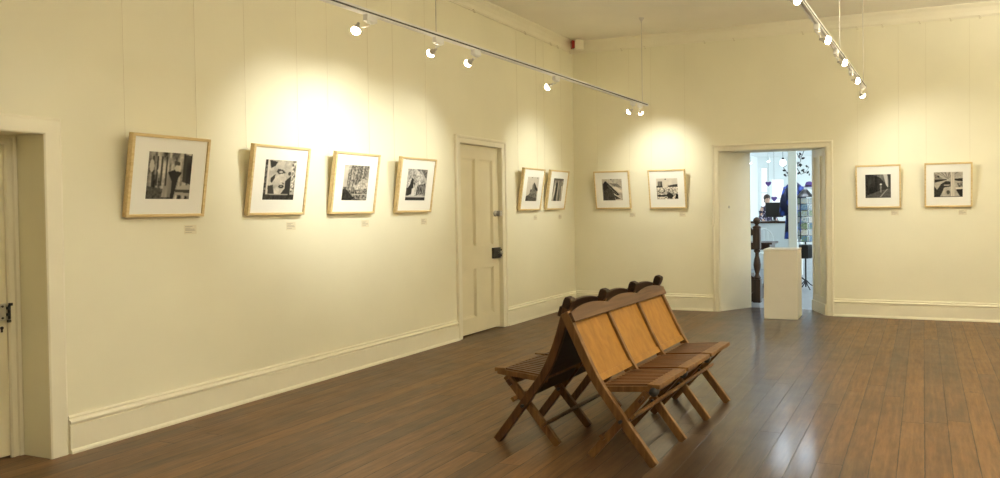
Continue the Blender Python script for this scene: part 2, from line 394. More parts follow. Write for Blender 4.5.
k_ = obj('keeper', bm, M['dark'], lk, bevel=.002)
bm = new_bm()
for zz, yy in ((.81, 2.672), (.877, 2.672), (.81, 2.58), (.877, 2.58)): ball(bm, (XL - .243, yy, zz), .007, 8)
obj('screw', bm, M['dark'], lk)
bm = new_bm(); lathe(bm, [(.009, 0), (.009, .004), (.001, .0045)], 10, (XL - .262, 2.675, .752), ax); box(bm, XL - .262, XL - .258, 2.671, 2.679, .727, .752); obj('keyhole', bm, M['black'], d1)

# picture rail hooks seen along the cornice
proto = None
def hook(bm):
    tube(bm, [(0, 0, .012), (0, -.014, .016), (0, -.02, .0), (0, -.014, -.018), (0, -.028, -.022), (0, -.034, -.010)], .0035, 6)
HOOKS = [('L', 6.25), ('L', 7.05), ('L', 8.17), ('L', 8.85), ('L', 9.05), ('L', 9.42), ('B', -3.95), ('B', -3.6), ('B', -2.75), ('B', -2.35), ('B', -1.45), ('B', -.98), ('B', -.78), ('B', -.48), ('B', -.05), ('B', .3), ('B', .62)]
nth = ['nearest', 'second', 'third', 'fourth', 'fifth', 'last']
for i, (w, s) in enumerate(HOOKS):
    if proto is None:
        bm = new_bm(); hook(bm); o = proto = obj('picture_hook', bm, M['wire'], smooth=True)
    else: o = proto.copy(); COL.objects.link(o)
    if w == 'L':
        o.location = (XL + .018, s, HC - .004); o.rotation_euler = (0, 0, R(90)); lab = 'small picture hook on the left cornice, %s one counting towards the room corner' % nth[i]
    else:
        o.location = (s, YB - .018, HC - .004)
        lab = 'small picture hook on the back cornice, %s counting from the corner' % ['first', 'second', 'third', 'fourth', 'fifth', 'sixth', 'seventh', 'eighth', 'ninth', 'tenth', 'eleventh'][i - 6]
    tag(o, lab, 'picture hook', 'picture hooks along the cornice')

# ------------------------------------------------------------------ prints
NP = 84
U, V_ = np.meshgrid((np.arange(NP) + .5) / NP, (np.arange(NP) + .5) / NP)   # u right, v up
def vnoise(fu, fv, seed):
    rs = np.random.RandomState(seed); g = rs.rand(int(fv) + 3, int(fu) + 3)
    x = U * fu; y = V_ * fv; i = x.astype(int); j = y.astype(int); a = x - i; b = y - j; a = a * a * (3 - 2 * a); b = b * b * (3 - 2 * b)
    return (g[j, i] * (1 - a) + g[j, i + 1] * a) * (1 - b) + (g[j + 1, i] * (1 - a) + g[j + 1, i + 1] * a) * b
def poly(pts):
    ins = np.zeros(U.shape, bool); n = len(pts)
    for k in range(n):
        (x0, y0), (x1, y1) = pts[k], pts[(k + 1) % n]; y0 = 1 - y0; y1 = 1 - y1
        if y0 == y1: continue
        c = ((y0 > V_) != (y1 > V_)) & (U < (x1 - x0) * (V_ - y0) / (y1 - y0) + x0); ins ^= c
    return ins
def ell(cx, cy, rx, ry): return ((U - cx) / rx) ** 2 + ((V_ - (1 - cy)) / ry) ** 2 < 1
def fill(a, mask, val, nz=None): a[mask] = val if nz is None else (val + nz)[mask]
T = 1 - V_
def art(i):
    nz = vnoise(30, 30, i) - .5; nb = vnoise(9, 9, i + 50) - .5; vs = vnoise(22, 3, i + 90) - .5
    if i == 1:   # street of draped figures and columns
        a = .35 + vs * .8 + nz * .2
        fill(a, poly([(0, .72), (.4, .78), (.5, 1), (0, 1)]), .14, nz * .15)
        fill(a, poly([(.42, .45), (.55, .38), (.72, .42), (.66, .95), (.35, .95)]), .36, vs * .25)
        fill(a, poly([(.46, .42), (.6, .37), (.78, .42), (.70, .55), (.66, .75), (.62, 1), (.55, 1), (.56, .62)]), .05)
        fill(a, ell(.66, .33, .05, .07), .62); fill(a, poly([(.60, .18), (.72, .2), (.73, .28), (.6, .26)]), .12)
        fill(a, poly([(.8, .03), (1, .05), (1, .68), (.8, .62)]), .08, vs * .1)
        fill(a, poly([(.68, .72), (1, .68), (1, .78), (.7, .8)]), .5); fill(a, poly([(.66, .82), (1, .86), (1, .93), (.66, .9)]), .45)
        fill(a, poly([(.66, .78), (1, .78), (1, .86), (.66, .84)]), .1)
        for cx in (.12, .22, .31, .42): fill(a, (abs(U - cx) < .018) & (T > .1) & (T < .72), .08)
        fill(a, ell(.1, .3, .05, .13), .6); fill(a, ell(.26, .4, .03, .05), .7)
    elif i == 2:  # painted face on a wall
        a = .60 + nb * .25 + nz * .15
        fill(a, U < .1, .18, nz * .6); fill(a, (U > .1) & (U < .16), .75)
        fill(a, poly([(.14, .02), (.40, .05), (.33, .16), (.2, .22)]), .08)
        fill(a, poly([(.42, .22), (.58, .24), (.68, .32), (.58, .34), (.46, .36), (.38, .3)]), .10)
        fill(a, ell(.52, .30, .06, .022), .6)
        fill(a, poly([(.22, .45), (.36, .35), (.34, .46), (.26, .58), (.22, .55)]), .08)
        fill(a, poly([(.55, .55), (.64, .57), (.66, .61), (.6, .59)]), .15)
        fill(a, ell(.56, .66, .09, .045), .05); fill(a, ell(.56, .655, .04, .012), .4)
        fill(a, poly([(.68, .52), (.86, .38), (.86, .88), (.55, .86), (.68, .7)]), .08)
        fill(a, poly([(.14, .65), (.3, .62), (.36, .84), (.16, .84)]), .1)
        fill(a, ell(.8, .33, .05, .05), .12); fill(a, (U > .87) & (T < .8), .58, nz * 1.2)
        fill(a, T > .86, .08, nz * .1); fill(a, (T > .84) & (T < .87) & (U > .2) & (U < .8), .5)
    elif i == 3:  # trees
        a = .34 + nz * .55 + nb * .3
        fill(a, poly([(0, 0), (.2, 0), (.16, .62), (0, .62)]), .62, nb * .2)
        for k in range(5):
            fill(a, abs(U - .25 - .13 * k - .12 * (.6 - T)) < .014, .12)
        fill(a, poly([(.45, .62), (.75, .38), (1, .42), (1, .64), (.5, .72)]), .58, nz * .5)
        fill(a, T > .7, .26, nz * .7); fill(a, poly([(0, .66), (.2, .7), (.45, .9), (.4, 1), (0, 1)]), .07, nz * .1)
        fill(a, (abs(T - .82) < .015) & (U > .4), .6)
    elif i == 4:  # statue on plinth, tree
        a = .62 + nz * .55 + nb * .2
        fill(a, poly([(.4, 0), (1, .02), (1, .3), (.8, .22), (.6, .1)]), .3, nz * .4); fill(a, poly([(.62, .05), (.7, .05), (.95, .3), (.88, .33)]), .6)
        fill(a, poly([(.26, .28), (.34, .33), (.36, .5), (.34, .75), (.22, .82), (.05, .86), (.05, .65), (.18, .5)]), .05)
        fill(a, poly([(.36, .42), (.42, .46), (.46, .55), (.38, .5)]), .1); fill(a, poly([(.3, .62), (.42, .6), (.46, .86), (.3, .86)]), .82)
        fill(a, poly([(.55, .52), (.95, .45), (1, .84), (.52, .82)]), .26, nz * .6)
        fill(a, poly([(0, .6), (.1, .6), (.1, .9), (0, .9)]), .1); fill(a, (T > .84) & (T < .89), .68); fill(a, T > .89, .08, nz * .06)
    elif i == 5:  # pale sky, dark stupa
        a = .74 + nb * .08 + nz * .06
        fill(a, poly([(.62, .22), (.72, .28), (.82, .42), (.95, .46), (1, .56), (.92, .6), (.96, 1), (.06, 1), (.1, .78), (.3, .7), (.34, .52), (.5, .5), (.5, .34)]), .27, nz * .3)
        fill(a, poly([(.62, .22), (.72, .28), (.86, .42), (.98, .52), (.88, .57), (.68, .48), (.66, .36)]), .07)
        fill(a, poly([(.05, .78), (.2, .76), (.9, .88), (.95, 1), (0, 1)]), .16, nz * .15)
        fill(a, ell(.4, .03, .05, .02), .3); fill(a, ell(.85, .04, .05, .02), .3)
    elif i == 6:  # tall hanging forms
        a = .34 + vs * .5 + nz * .12
        fill(a, poly([(.28, .2), (.46, .2), (.46, .6), (.42, 1), (.22, 1), (.28, .6)]), .06)
        fill(a, poly([(.18, .34), (.28, .3), (.24, .7), (.1, .95), (.06, .9)]), .68, vs * .2)
        fill(a, (U > .5) & (U < .58), .5); fill(a, poly([(.8, .35), (1, .3), (1, .8), (.86, .6)]), .66); fill(a, T < .1, .2, nz * .2)
    elif i == 7:  # raking roof
        a = .60 + nb * .2 + nz * .2
        fill(a, poly([(.35, .2), (.75, .22), (.98, .4), (.9, .42), (.6, .34)]), .3, nz * .3)
        fill(a, poly([(.45, .38), (.7, .36), (.98, .55), (.98, .64), (.8, .62)]), .82)
        fill(a, poly([(.16, .1), (.04, .25), (.03, 1), (.64, 1), (.6, .86), (.78, .74), (.5, .42)]), .12, nz * .12 + vs * .05)
        fill(a, poly([(.08, .2), (.2, .14), (.36, .4), (.1, .55)]), .06); fill(a, poly([(.16, .1), (.22, .12), (.84, .72), (.76, .76)]), .05)
        for k in range(8): fill(a, ell(.3 + .055 * k, .32 + .052 * k, .016, .016), .5)
        fill(a, poly([(.56, .66), (.88, .88), (.86, .92), (.62, .8)]), .85); fill(a, poly([(.6, .74), (.9, .92), (.64, .94)]), .1)
        fill(a, ell(.46, .03, .04, .03), .1)
    elif i == 8:  # beach crowd
        a = .80 + nb * .1
        fill(a, T > .42, .66, nz * .9 + nb * .4)
        fill(a, poly([(.08, .14), (.28, .14), (.28, .40), (.06, .40)]), .30, vs * .5); fill(a, (T > .36) & (T < .43) & (U < .3), .1)
        fill(a, poly([(.52, .36), (.8, .30), (.98, .28), (1, .42), (.56, .42)]), .12, nz * .2)
        for k in range(46):
            rs = random.Random(k * 7 + 3); x = rs.random(); y = .48 + .38 * rs.random(); fill(a, ell(x, y, .02 + .025 * y * rs.random(), .014 + .02 * rs.random()), .1 + .3 * rs.random())
        fill(a, poly([(.03, .78), (.45, .78), (.6, .66), (.8, .82), (.7, .96), (.55, .94), (.4, .88), (.05, .86)]), .07)
        fill(a, ell(.42, .9, .08, .05), .8); fill(a, ell(.42, .9, .05, .03), .2)
        fill(a, poly([(.84, .94), (.9, .74), (.98, .74), (1, .97), (.82, .98)]), .03); fill(a, ell(.44, .05, .035, .03), .05); fill(a, (T > .96) & (U < .3), .6)
    elif i == 9:  # dark alley with a lit figure
        a = .07 + nz * .06 + vs * .08
        fill(a, poly([(.3, 0), (.88, 0), (.9, .5), (.84, .6), (.7, .3), (.6, .16)]), .28, vs * .3)
        fill(a, poly([(.7, 0), (.86, 0), (.88, .55), (.83, .56)]), .68)
        fill(a, poly([(.88, 0), (1, 0), (1, .6), (.9, .6)]), .12, vs * .1)
        fill(a, poly([(0, .92), (.6, .68), (.95, .6), (1, .6), (1, 1), (0, 1)]), .17, nz * .1)
        fill(a, poly([(.6, .4), (.74, .32), (.88, .58), (.66, .64)]), .09)
        fill(a, poly([(.56, .95), (.84, .62), (.88, .62), (.62, .95)]), .42)
        fill(a, ell(.61, .43, .04, .035), .8); fill(a, poly([(.575, .5), (.64, .5), (.63, .76), (.58, .76)]), .35)
    else:        # arcade interior
        a = .55 + nb * .2 + nz * .15
        for k in range(6): fill(a, poly([(.06 + .15 * k, 0), (.12 + .15 * k, 0), (.5, .28), (.49, .28)]), .30)
        fill(a, poly([(.03, .28), (.45, .28), (.45, .32), (.03, .42)]), .06); fill(a, poly([(.62, .28), (1, .26), (1, .38), (.78, .36)]), .06)
        fill(a, poly([(.06, .1), (.14, .1), (.3, .26), (.05, .26)]), .2, nz * .5)
        fill(a, poly([(.42, .36), (.58, .38), (.58, .58), (.36, .62), (.3, .8), (.2, 1), (.02, 1), (.02, .55), (.12, .7), (.25, .48)]), .07, nz * .08)
        fill(a, poly([(.36, .5), (.56, .5), (.56, .54), (.36, .55)]), .5); fill(a, ell(.5, .8, .06, .08), .15)
        fill(a, (U > .60) & (U < .64), .75); fill(a, (U > .66) & (U < .72), .6, vs * .3)
        fill(a, poly([(.8, .45), (1, .42), (1, .6), (.86, .6)]), .25, nz * .5)
        fill(a, poly([(.76, .7), (1, .68), (1, .97), (.9, .97)]), .05); fill(a, poly([(.74, .62), (1, .62), (1, .68), (.76, .68)]), .8)
        fill(a, T > .96, .1, nz * .05)
    return np.clip(a, .025, .95)
def print_mat(i, warm):
    mt, n, l, b = nt('photographic_print_%d' % i)
    at = n.new('ShaderNodeVertexColor'); at.layer_name = 'tone'
    l.new(at.outputs['Color'], b.inputs['Base Color']); b.inputs['Roughness'].default_value = .55; b.inputs['Specular IOR Level'].default_value = .25
    return mt
def make_print(i, w, h, y, zc, parent, warm):
    a = art(i) ** 1.35
    xs = np.linspace(-w / 2, w / 2, NP + 1); zs = np.linspace(zc - h / 2, zc + h / 2, NP + 1)
    verts = [(x, y, z) for z in zs for x in xs]
    faces = [(j * (NP + 1) + k, j * (NP + 1) + k + 1, (j + 1) * (NP + 1) + k + 1, (j + 1) * (NP + 1) + k) for j in range(NP) for k in range(NP)]
    me = bpy.data.meshes.new('print'); me.from_pydata(verts, [], faces)
    at = me.color_attributes.new('tone', 'FLOAT_COLOR', 'POINT')
    ap = np.pad(a, 1, mode='edge'); pv = (ap[:-1, :-1] + ap[1:, :-1] + ap[:-1, 1:] + ap[1:, 1:]) / 4
    c = np.ones(((NP + 1) ** 2, 4), np.float32); g = pv.ravel()
    for k, t in enumerate(warm): c[:, k] = g * t
    at.data.foreach_set('color', c.ravel())
    me.materials.append(print_mat(i, warm))
    o = bpy.data.objects.new('print', me); COL.objects.link(o); o.parent = parent
    return o
PW = .532; FD = .038; TILT = R(9.0)
def make_picture(i, wall, s, z, pw, ph, warm, label, wirez=True, tilt=TILT):
    loc = PL(s, -.004, z) if wall == 'L' else PB(s, -.004, z)
    root = thing('framed_print', label, 'framed picture', loc, 0, 'framed black and white prints hung on the gallery walls')
    root.rotation_euler = (tilt, 0, R(90) if wall == 'L' else 0)
    h = PW; f = .019
    # mitred frame
    bm = new_bm()
    def ring(a, y): return [bm.verts.new(p) for p in ((-h / 2 + a, y, a), (h / 2 - a, y, a), (h / 2 - a, y, h - a), (-h / 2 + a, y, h - a))]
    seq = [(.0, 0), (.0, -FD + .002), (.002, -FD), (f - .002, -FD), (f, -FD + .003), (f, 0)]
    rings = [ring(a, y) for a, y in seq]
    for a, b in zip(rings, rings[1:] + rings[:1]):
        for q in range(4): bm.faces.new((a[q], a[(q + 1) % 4], b[(q + 1) % 4], b[q]))
    obj('frame', bm, M['frame'], root)
    zc = h / 2 + .004
    bm = new_bm(); panel_wall(bm, -h / 2 + f, h / 2 - f, f, h - f, -.028, -.0255, [(-pw / 2, pw / 2, zc - ph / 2, zc + ph / 2)], lambda s_, t_, z_: Vector((s_, t_, z_)))
    mo = obj('mount', bm, M['mat'], root); mo['label'] = 'off-white window mount'
    make_print(i, pw + .006, ph + .006, -.0250, zc, root, warm)['label'] = 'monochrome photographic print'
    bm = new_bm(); box(bm, -h / 2 + f, h / 2 - f, -.0235, -.018, f, h - f); obj('backing_board', bm, M['wire'], root)
    Rx = Matrix.Rotation(-tilt, 3, 'X')
    bm = new_bm()
    for sx in (-.243, .243):
        att = Vector((sx, -.002, h - .09)); aw = Matrix.Rotation(tilt, 3, 'X') @ att     # in wall frame
        wall_y = -.006
        pts = [aw, Vector((sx, aw.y * .75 + wall_y * .25, aw.z + .12)), Vector((sx, wall_y, HC - z - .02))]
        pts = [aw, Vector((sx, -.012, aw.z + .06)), Vector((sx, wall_y, HC - z - .02))]
        tube(bm, [Rx @ p for p in pts], .0010, 5)
    obj('hanging_wire', bm, M['wire'], root)
    return root
SEP = (1.0, .93, .80); NEU = (1, .98, .94)
PICS = [
 (1, 'L', 3.452, 1.380, .298, .305, SEP, 'pine-framed print of a columned street, nearest picture to the recessed door on the left wall'),
 (2, 'L', 4.334, 1.380, .290, .305, SEP, 'pine-framed print of a large face on a wall, second picture from the left edge'),
 (3, 'L', 5.141, 1.380, .300, .305, SEP, 'pine-framed print of brownish trees, third picture from the left edge'),
 (4, 'L', 5.961, 1.384, .295, .305, NEU, 'pine-framed print with a dark figure, just left of the closed panelled door'),
 (5, 'L', 8.230, 1.386, .290, .305, SEP, 'pine-framed print of a dark dome on pale sky, just right of the closed panelled door'),
 (6, 'L', 8.918, 1.390, .285, .305, SEP, 'pine-framed print of tall dark forms, last on the left wall before the corner'),
 (7, 'B', -4.072, 1.391, .300, .300, SEP, 'pine-framed print of a dark slanting roof, first right of the room corner'),
 (8, 'B', -3.262, 1.388, .305, .285, SEP, 'pine-framed print of a crowded pale scene, on the back wall just left of the doorway'),
 (9, 'B', -.521, 1.367, .300, .290, NEU, 'pine-framed print of a dark alley, on the back wall just right of the doorway'),
 (10, 'B', .280, 1.370, .320, .300, SEP, 'pine-framed print of an arched interior, farthest right picture on the back wall')]
for i, w, s, z, pw, ph, warm, lab in PICS: make_picture(i, w, s, z, pw, ph, warm, lab)

# caption cards
cap = ['under the columned street print', 'under the large face print', 'under the brownish tree print', 'under the dark figure print left of the closed door', 'under the dark dome print right of the closed door', 'under the last print before the corner', 'under the slanting roof print', 'under the crowded pale scene print', 'under the dark alley print', 'under the arched interior print']
pc = None
for k, (w, s) in enumerate([('L', 3.645), ('L', 4.50), ('L', 5.33), ('L', 6.16), ('L', 8.43), ('L', 9.12), ('B', -3.80), ('B', -3.07), ('B', -.33), ('B', .44)]):
    if pc is None:
        pc = thing('caption_card', '', 'caption card', (0, 0, 0), 0, 'caption cards under the framed prints')
        bm = new_bm(); box(bm, -.045, .045, -.002, 0, 0, .062); obj('card', bm, M['card'], pc)
        bm = new_bm()
        for zz, x1 in ((.052, .015), (.041, .0), (.033, .03), (.025, .035), (.012, .01)): box(bm, -.038, x1, -.0026, -.002, zz - .002, zz + .002)
        obj('printed_text', bm, M['ink'], pc)
        o = pc
    else: o = copy_tree(pc)
    o.location = PL(s, .0006, 1.255) if w == 'L' else PB(s, .0006, 1.27)
    o.rotation_euler = (0, 0, R(90) if w == 'L' else 0)
    relabel(o, 'small pale caption card ' + cap[k])

# ------------------------------------------------------------------ corner siren
t = thing('alarm_sounder', 'white wall box with a red lens high in the room corner', 'alarm', (XL + .17, YB - .17, 3.618), R(38))
bm = new_bm(); box(bm, -.05, .07, -.055, .055, 0, .135); obj('housing', bm, M['trim'], t, bevel=.006)
bm = new_bm(); box(bm, -.095, -.05, -.045, .045, .012, .122); o = obj('lens', bm, M['red'], t, bevel=.008); o['label'] = 'dark red lens'
bm = new_bm(); tube(bm, [(0, .05, .07), (0, .12, .07)], .02, 8); obj('bracket', bm, M['trim'], t)

# ------------------------------------------------------------------ track lighting
def track(x0, y0, x1, y1, z0, z1, label, wires, group):
    root = thing('ceiling_track', label, 'lighting track', (x1, y1, z1), 0, group)
    a = Vector((x0 - x1, y0 - y1, z0 - z1)); b = Vector((0, 0, 0))
    bm = new_bm()
    d = (b - a).normalized(); s = Vector((d.y, -d.x, 0)).normalized(); u = Vector((0, 0, 1))
    prof = [(-.018, .017), (-.018, -.017), (-.007, -.017), (-.007, .004), (.007, .004), (.007, -.017), (.018, -.017), (.018, .017)]
    r0 = [bm.verts.new(a + s * p + u * q) for p, q in prof]; r1 = [bm.verts.new(b + s * p + u * q) for p, q in prof]
    for k in range(8): bm.faces.new((r0[k], r0[(k + 1) % 8], r1[(k + 1) % 8], r1[k]))
    bm.faces.new(r0[::-1]); bm.faces.new(r1)
    obj('track_rail', bm, M['white_metal'], root)
    for sd in (-1, 1):
        bm = new_bm(); bar(bm, a + s * sd * .0187 + u * -.004, b + s * sd * .0187 + u * -.002, .011, .0016, ref=tuple(s))
        o = obj('conductor_groove', bm, M['grey_metal'], root); o['label'] = 'dark groove along the rail'
    bm = new_bm(); box(bm, -.02, .02, -.01, .02, -.018, .018); obj('end_cap', bm, M['white_metal'], root, bevel=.003)
    for f in wires:
        p = b + (a - b) * f
        bm = new_bm(); tube(bm, [p + u * .017, Vector((p.x, p.y, CEIL - z1 - .03))], .003, 6)
        w = obj('suspension_wire', bm, M['steel'], root)
        bm = new_bm(); lathe(bm, [(.008, -.055), (.012, -.04), (.032, -.012), (.035, 0)], 14, (p.x, p.y, CEIL - z1)); obj('ceiling_rose', bm, M['white_metal'], w)
    return root
T1 = lambda y: (-3.28, 2.700 + (y - 8.75) * .010)
T2 = lambda y: (-.72 + .033 * (y - 4.8), 2.700)
track(-3.28, -1.0, -3.28, 8.78, 2.602, 2.70, 'long white suspended track along the left wall carrying halogen spots', [.015, .44, .8], 'suspended lighting tracks')
track(T2(-1.0)[0], -1.0, T2(8.45)[0], 8.45, 2.70, 2.70, 'white suspended track at the right of the ceiling carrying halogen spots', [.012, .205, .6, .9], 'suspended lighting tracks')

def lamp(tr, y, off, target, power, label, size=56, blend=1.0, radius=.025, group='halogen spots on the suspended tracks'):
    x, z = tr(y); z -= .017
    root = thing('track_spotlight', label, 'spotlight', (x, y, z), 0, group)
    bm = new_bm(); box(bm, -.019, .019, -.045, .045, -.042, .0); box(bm, -.015, .015, -.03, .03, -.05, -.042)
    obj('adapter', bm, M['white_metal'], root, bevel=.004)
    B = Vector(off); dirv = (Vector(target) - (Vector((x, y, z)) + B)).normalized()
    back = B - dirv * .045
    bm = new_bm(); tube(bm, [(0, 0, -.05), (0, 0, -.062), (back.x * .5, back.y * .5 , -.07), (back.x, back.y, min(back.z + .03, -.06)), back], .0045, 8)
    obj('arm', bm, M['white_metal'], root, smooth=True)
    q = dirv.to_track_quat('Z', 'Y').to_matrix()
    bm = new_bm(); lathe(bm, [(.009, -.05), (.010, -.03), (.018, -.024), (.025, -.004), (.027, .0), (.0235, .0), (.020, -.008), (.006, -.02)], 18, B, q)
    h = obj('lamp_head', bm, M['steel'], root, smooth=True)
    bm = new_bm(); lathe(bm, [(.0250, -.004), (.029, .006), (.027, .018), (.016, .030), (.001, .034)], 16, B, q)
    bl = obj('bulb', bm, M['bulb'], h, smooth=True); bl['label'] = 'glowing halogen bulb'
    ld = bpy.data.lights.new('halogen_light', 'SPOT'); ld.energy = power; ld.color = (1, 1.0, .90); ld.spot_size = R(size); ld.spot_blend = blend; ld.shadow_soft_size = radius
    lo = bpy.data.objects.new('halogen_light', ld); COL.objects.link(lo); lo.parent = root
    lo.location = B + dirv * .045; lo.rotation_euler = dirv.to_track_quat('-Z', 'Y').to_euler()
    return root
P = 1.0
UPW = 104
SPOTS = [
 (T1, 3.80, (-.085, -.03, -.085), (-3.5, 2.7, 0), 26, 'halogen spot nearest the camera on the left track, with the widest glare', 110),
 (T1, 4.50, (-.030, -.04, -.110), (-4.7, 4.6, 1.85), 50, 'halogen spot second along the left track from the left, glowing orange at its rim', 72),
 (T1, 4.98, (-.055, -.02, -.095), (-4.7, 5.1, 1.9), 50, 'halogen spot third along the left track, close beyond the second', 72),
 (T1, 6.325, (-.075, -.02, -.095), (-4.7, 5.9, 1.8), 40, 'lone halogen spot halfway between the near group and the far end of the left track', 72),
 (T1, 8.31, (-.045, 0, -.115), (-4.7, 8.35, 1.75), 40, 'left one of the two halogen spots at the far end of the left track', 76),
 (T1, 8.55, (-.005, .03, -.10), (-3.35, 9.57, 1.85), 36, 'right one of the two halogen spots at the far end of the left track', 90),
 (T1, 2.55, (-.07, -.02, -.10), (-4.7, 2.60, 1.5), 4, 'unseen added halogen spot on the left track before its first visible one', 85),  # this and the next spot are out of view, added for fill
 (T1, 1.0, (.06, 0, -.10), (-2.9, 2.2, 0), 22, 'unseen added halogen spot on the left track turned to the floor', 100),
 (T2, 4.35, (.045, -.01, -.085), (2.3, 4.2, 1.9), 44, 'halogen spot at the top edge on the right track, brightest glare', 66),
 (T2, 5.356, (.065, -.01, -.115), (2.3, 5.5, 1.9), 44, 'halogen spot second on the right track from the top edge', 66),
 (T2, 6.289, (.06, -.01, -.11), (2.3, 6.4, 1.9), 44, 'halogen spot third on the right track from the top edge', 66),
 (T2, 7.273, (.05, -.01, -.105), (2.3, 7.6, 1.9), 40, 'halogen spot second from the far end of the right track', 66),
 (T2, 8.208, (.0, .02, -.105), (.1, 9.57, 1.5), 36, 'halogen spot at the far end of the right track under the suspension wire', 100),
 (T2, 2.6, (.06, 0, -.10), (2.3, 2.5, 1.9), 30, 'unseen added halogen spot on the right track above the camera side', 80),  # last two spots also unseen, added for ambient light
 (T2, .8, (.06, 0, -.10), (.2, 2.6, 0), 8, 'unseen added halogen spot on the right track turned to the near floor', 100),
]
for tr, y, off, tg, pw, lab, sz in SPOTS: lamp(tr, y, off, tg, pw * P, lab, sz)

# uplighters added on the unseen right wall to raise the ambient light
upl = None
for k, (x, y, rz, lab) in enumerate([(XR - .002, 4.3, R(-90), 'added half-round uplighter on the unseen right wall, middle of the three there'), (XR - .002, 6.2, R(-90), 'added half-round uplighter on the unseen right wall, nearest to the back wall'), (XR - .002, 2.4, R(-90), 'added half-round uplighter on the unseen right wall, nearest to the camera')]):
    if upl is None:
        upl = o = thing('fill_uplighter', lab, 'fill lamp', (0, 0, 0), 0, 'added fill uplighters')
        bm = new_bm(); n = 16; rows = []
        for rr, zz in ((.03, 0), (.09, .03), (.14, .09), (.16, .15), (.152, .15), (.132, .095), (.08, .04), (.02, .012)):
            rows.append([bm.verts.new((rr * math.cos(q), -rr * math.sin(q), zz)) for q in np.linspace(0, math.pi, n)])
        for a, b in zip(rows, rows[1:] + rows[:1]):
            for q in range(n - 1): bm.faces.new((a[q], a[q + 1], b[q + 1], b[q]))
        obj('bowl', bm, M['white_metal'], upl)
        ld = bpy.data.lights.new('fill_uplight', 'AREA'); ld.shape = 'RECTANGLE'; ld.size = .2; ld.size_y = .08; ld.energy = UPW; ld.color = (1, .93, .80)
        lo = bpy.data.objects.new('fill_uplight', ld); COL.objects.link(lo); lo.parent = upl; lo.location = (0, -.07, .13); lo.rotation_euler = (R(180), 0, 0)
    else: o = copy_tree(upl)
    o.location = (x, y, 2.3); o.rotation_euler = (0, 0, rz); relabel(o, lab)

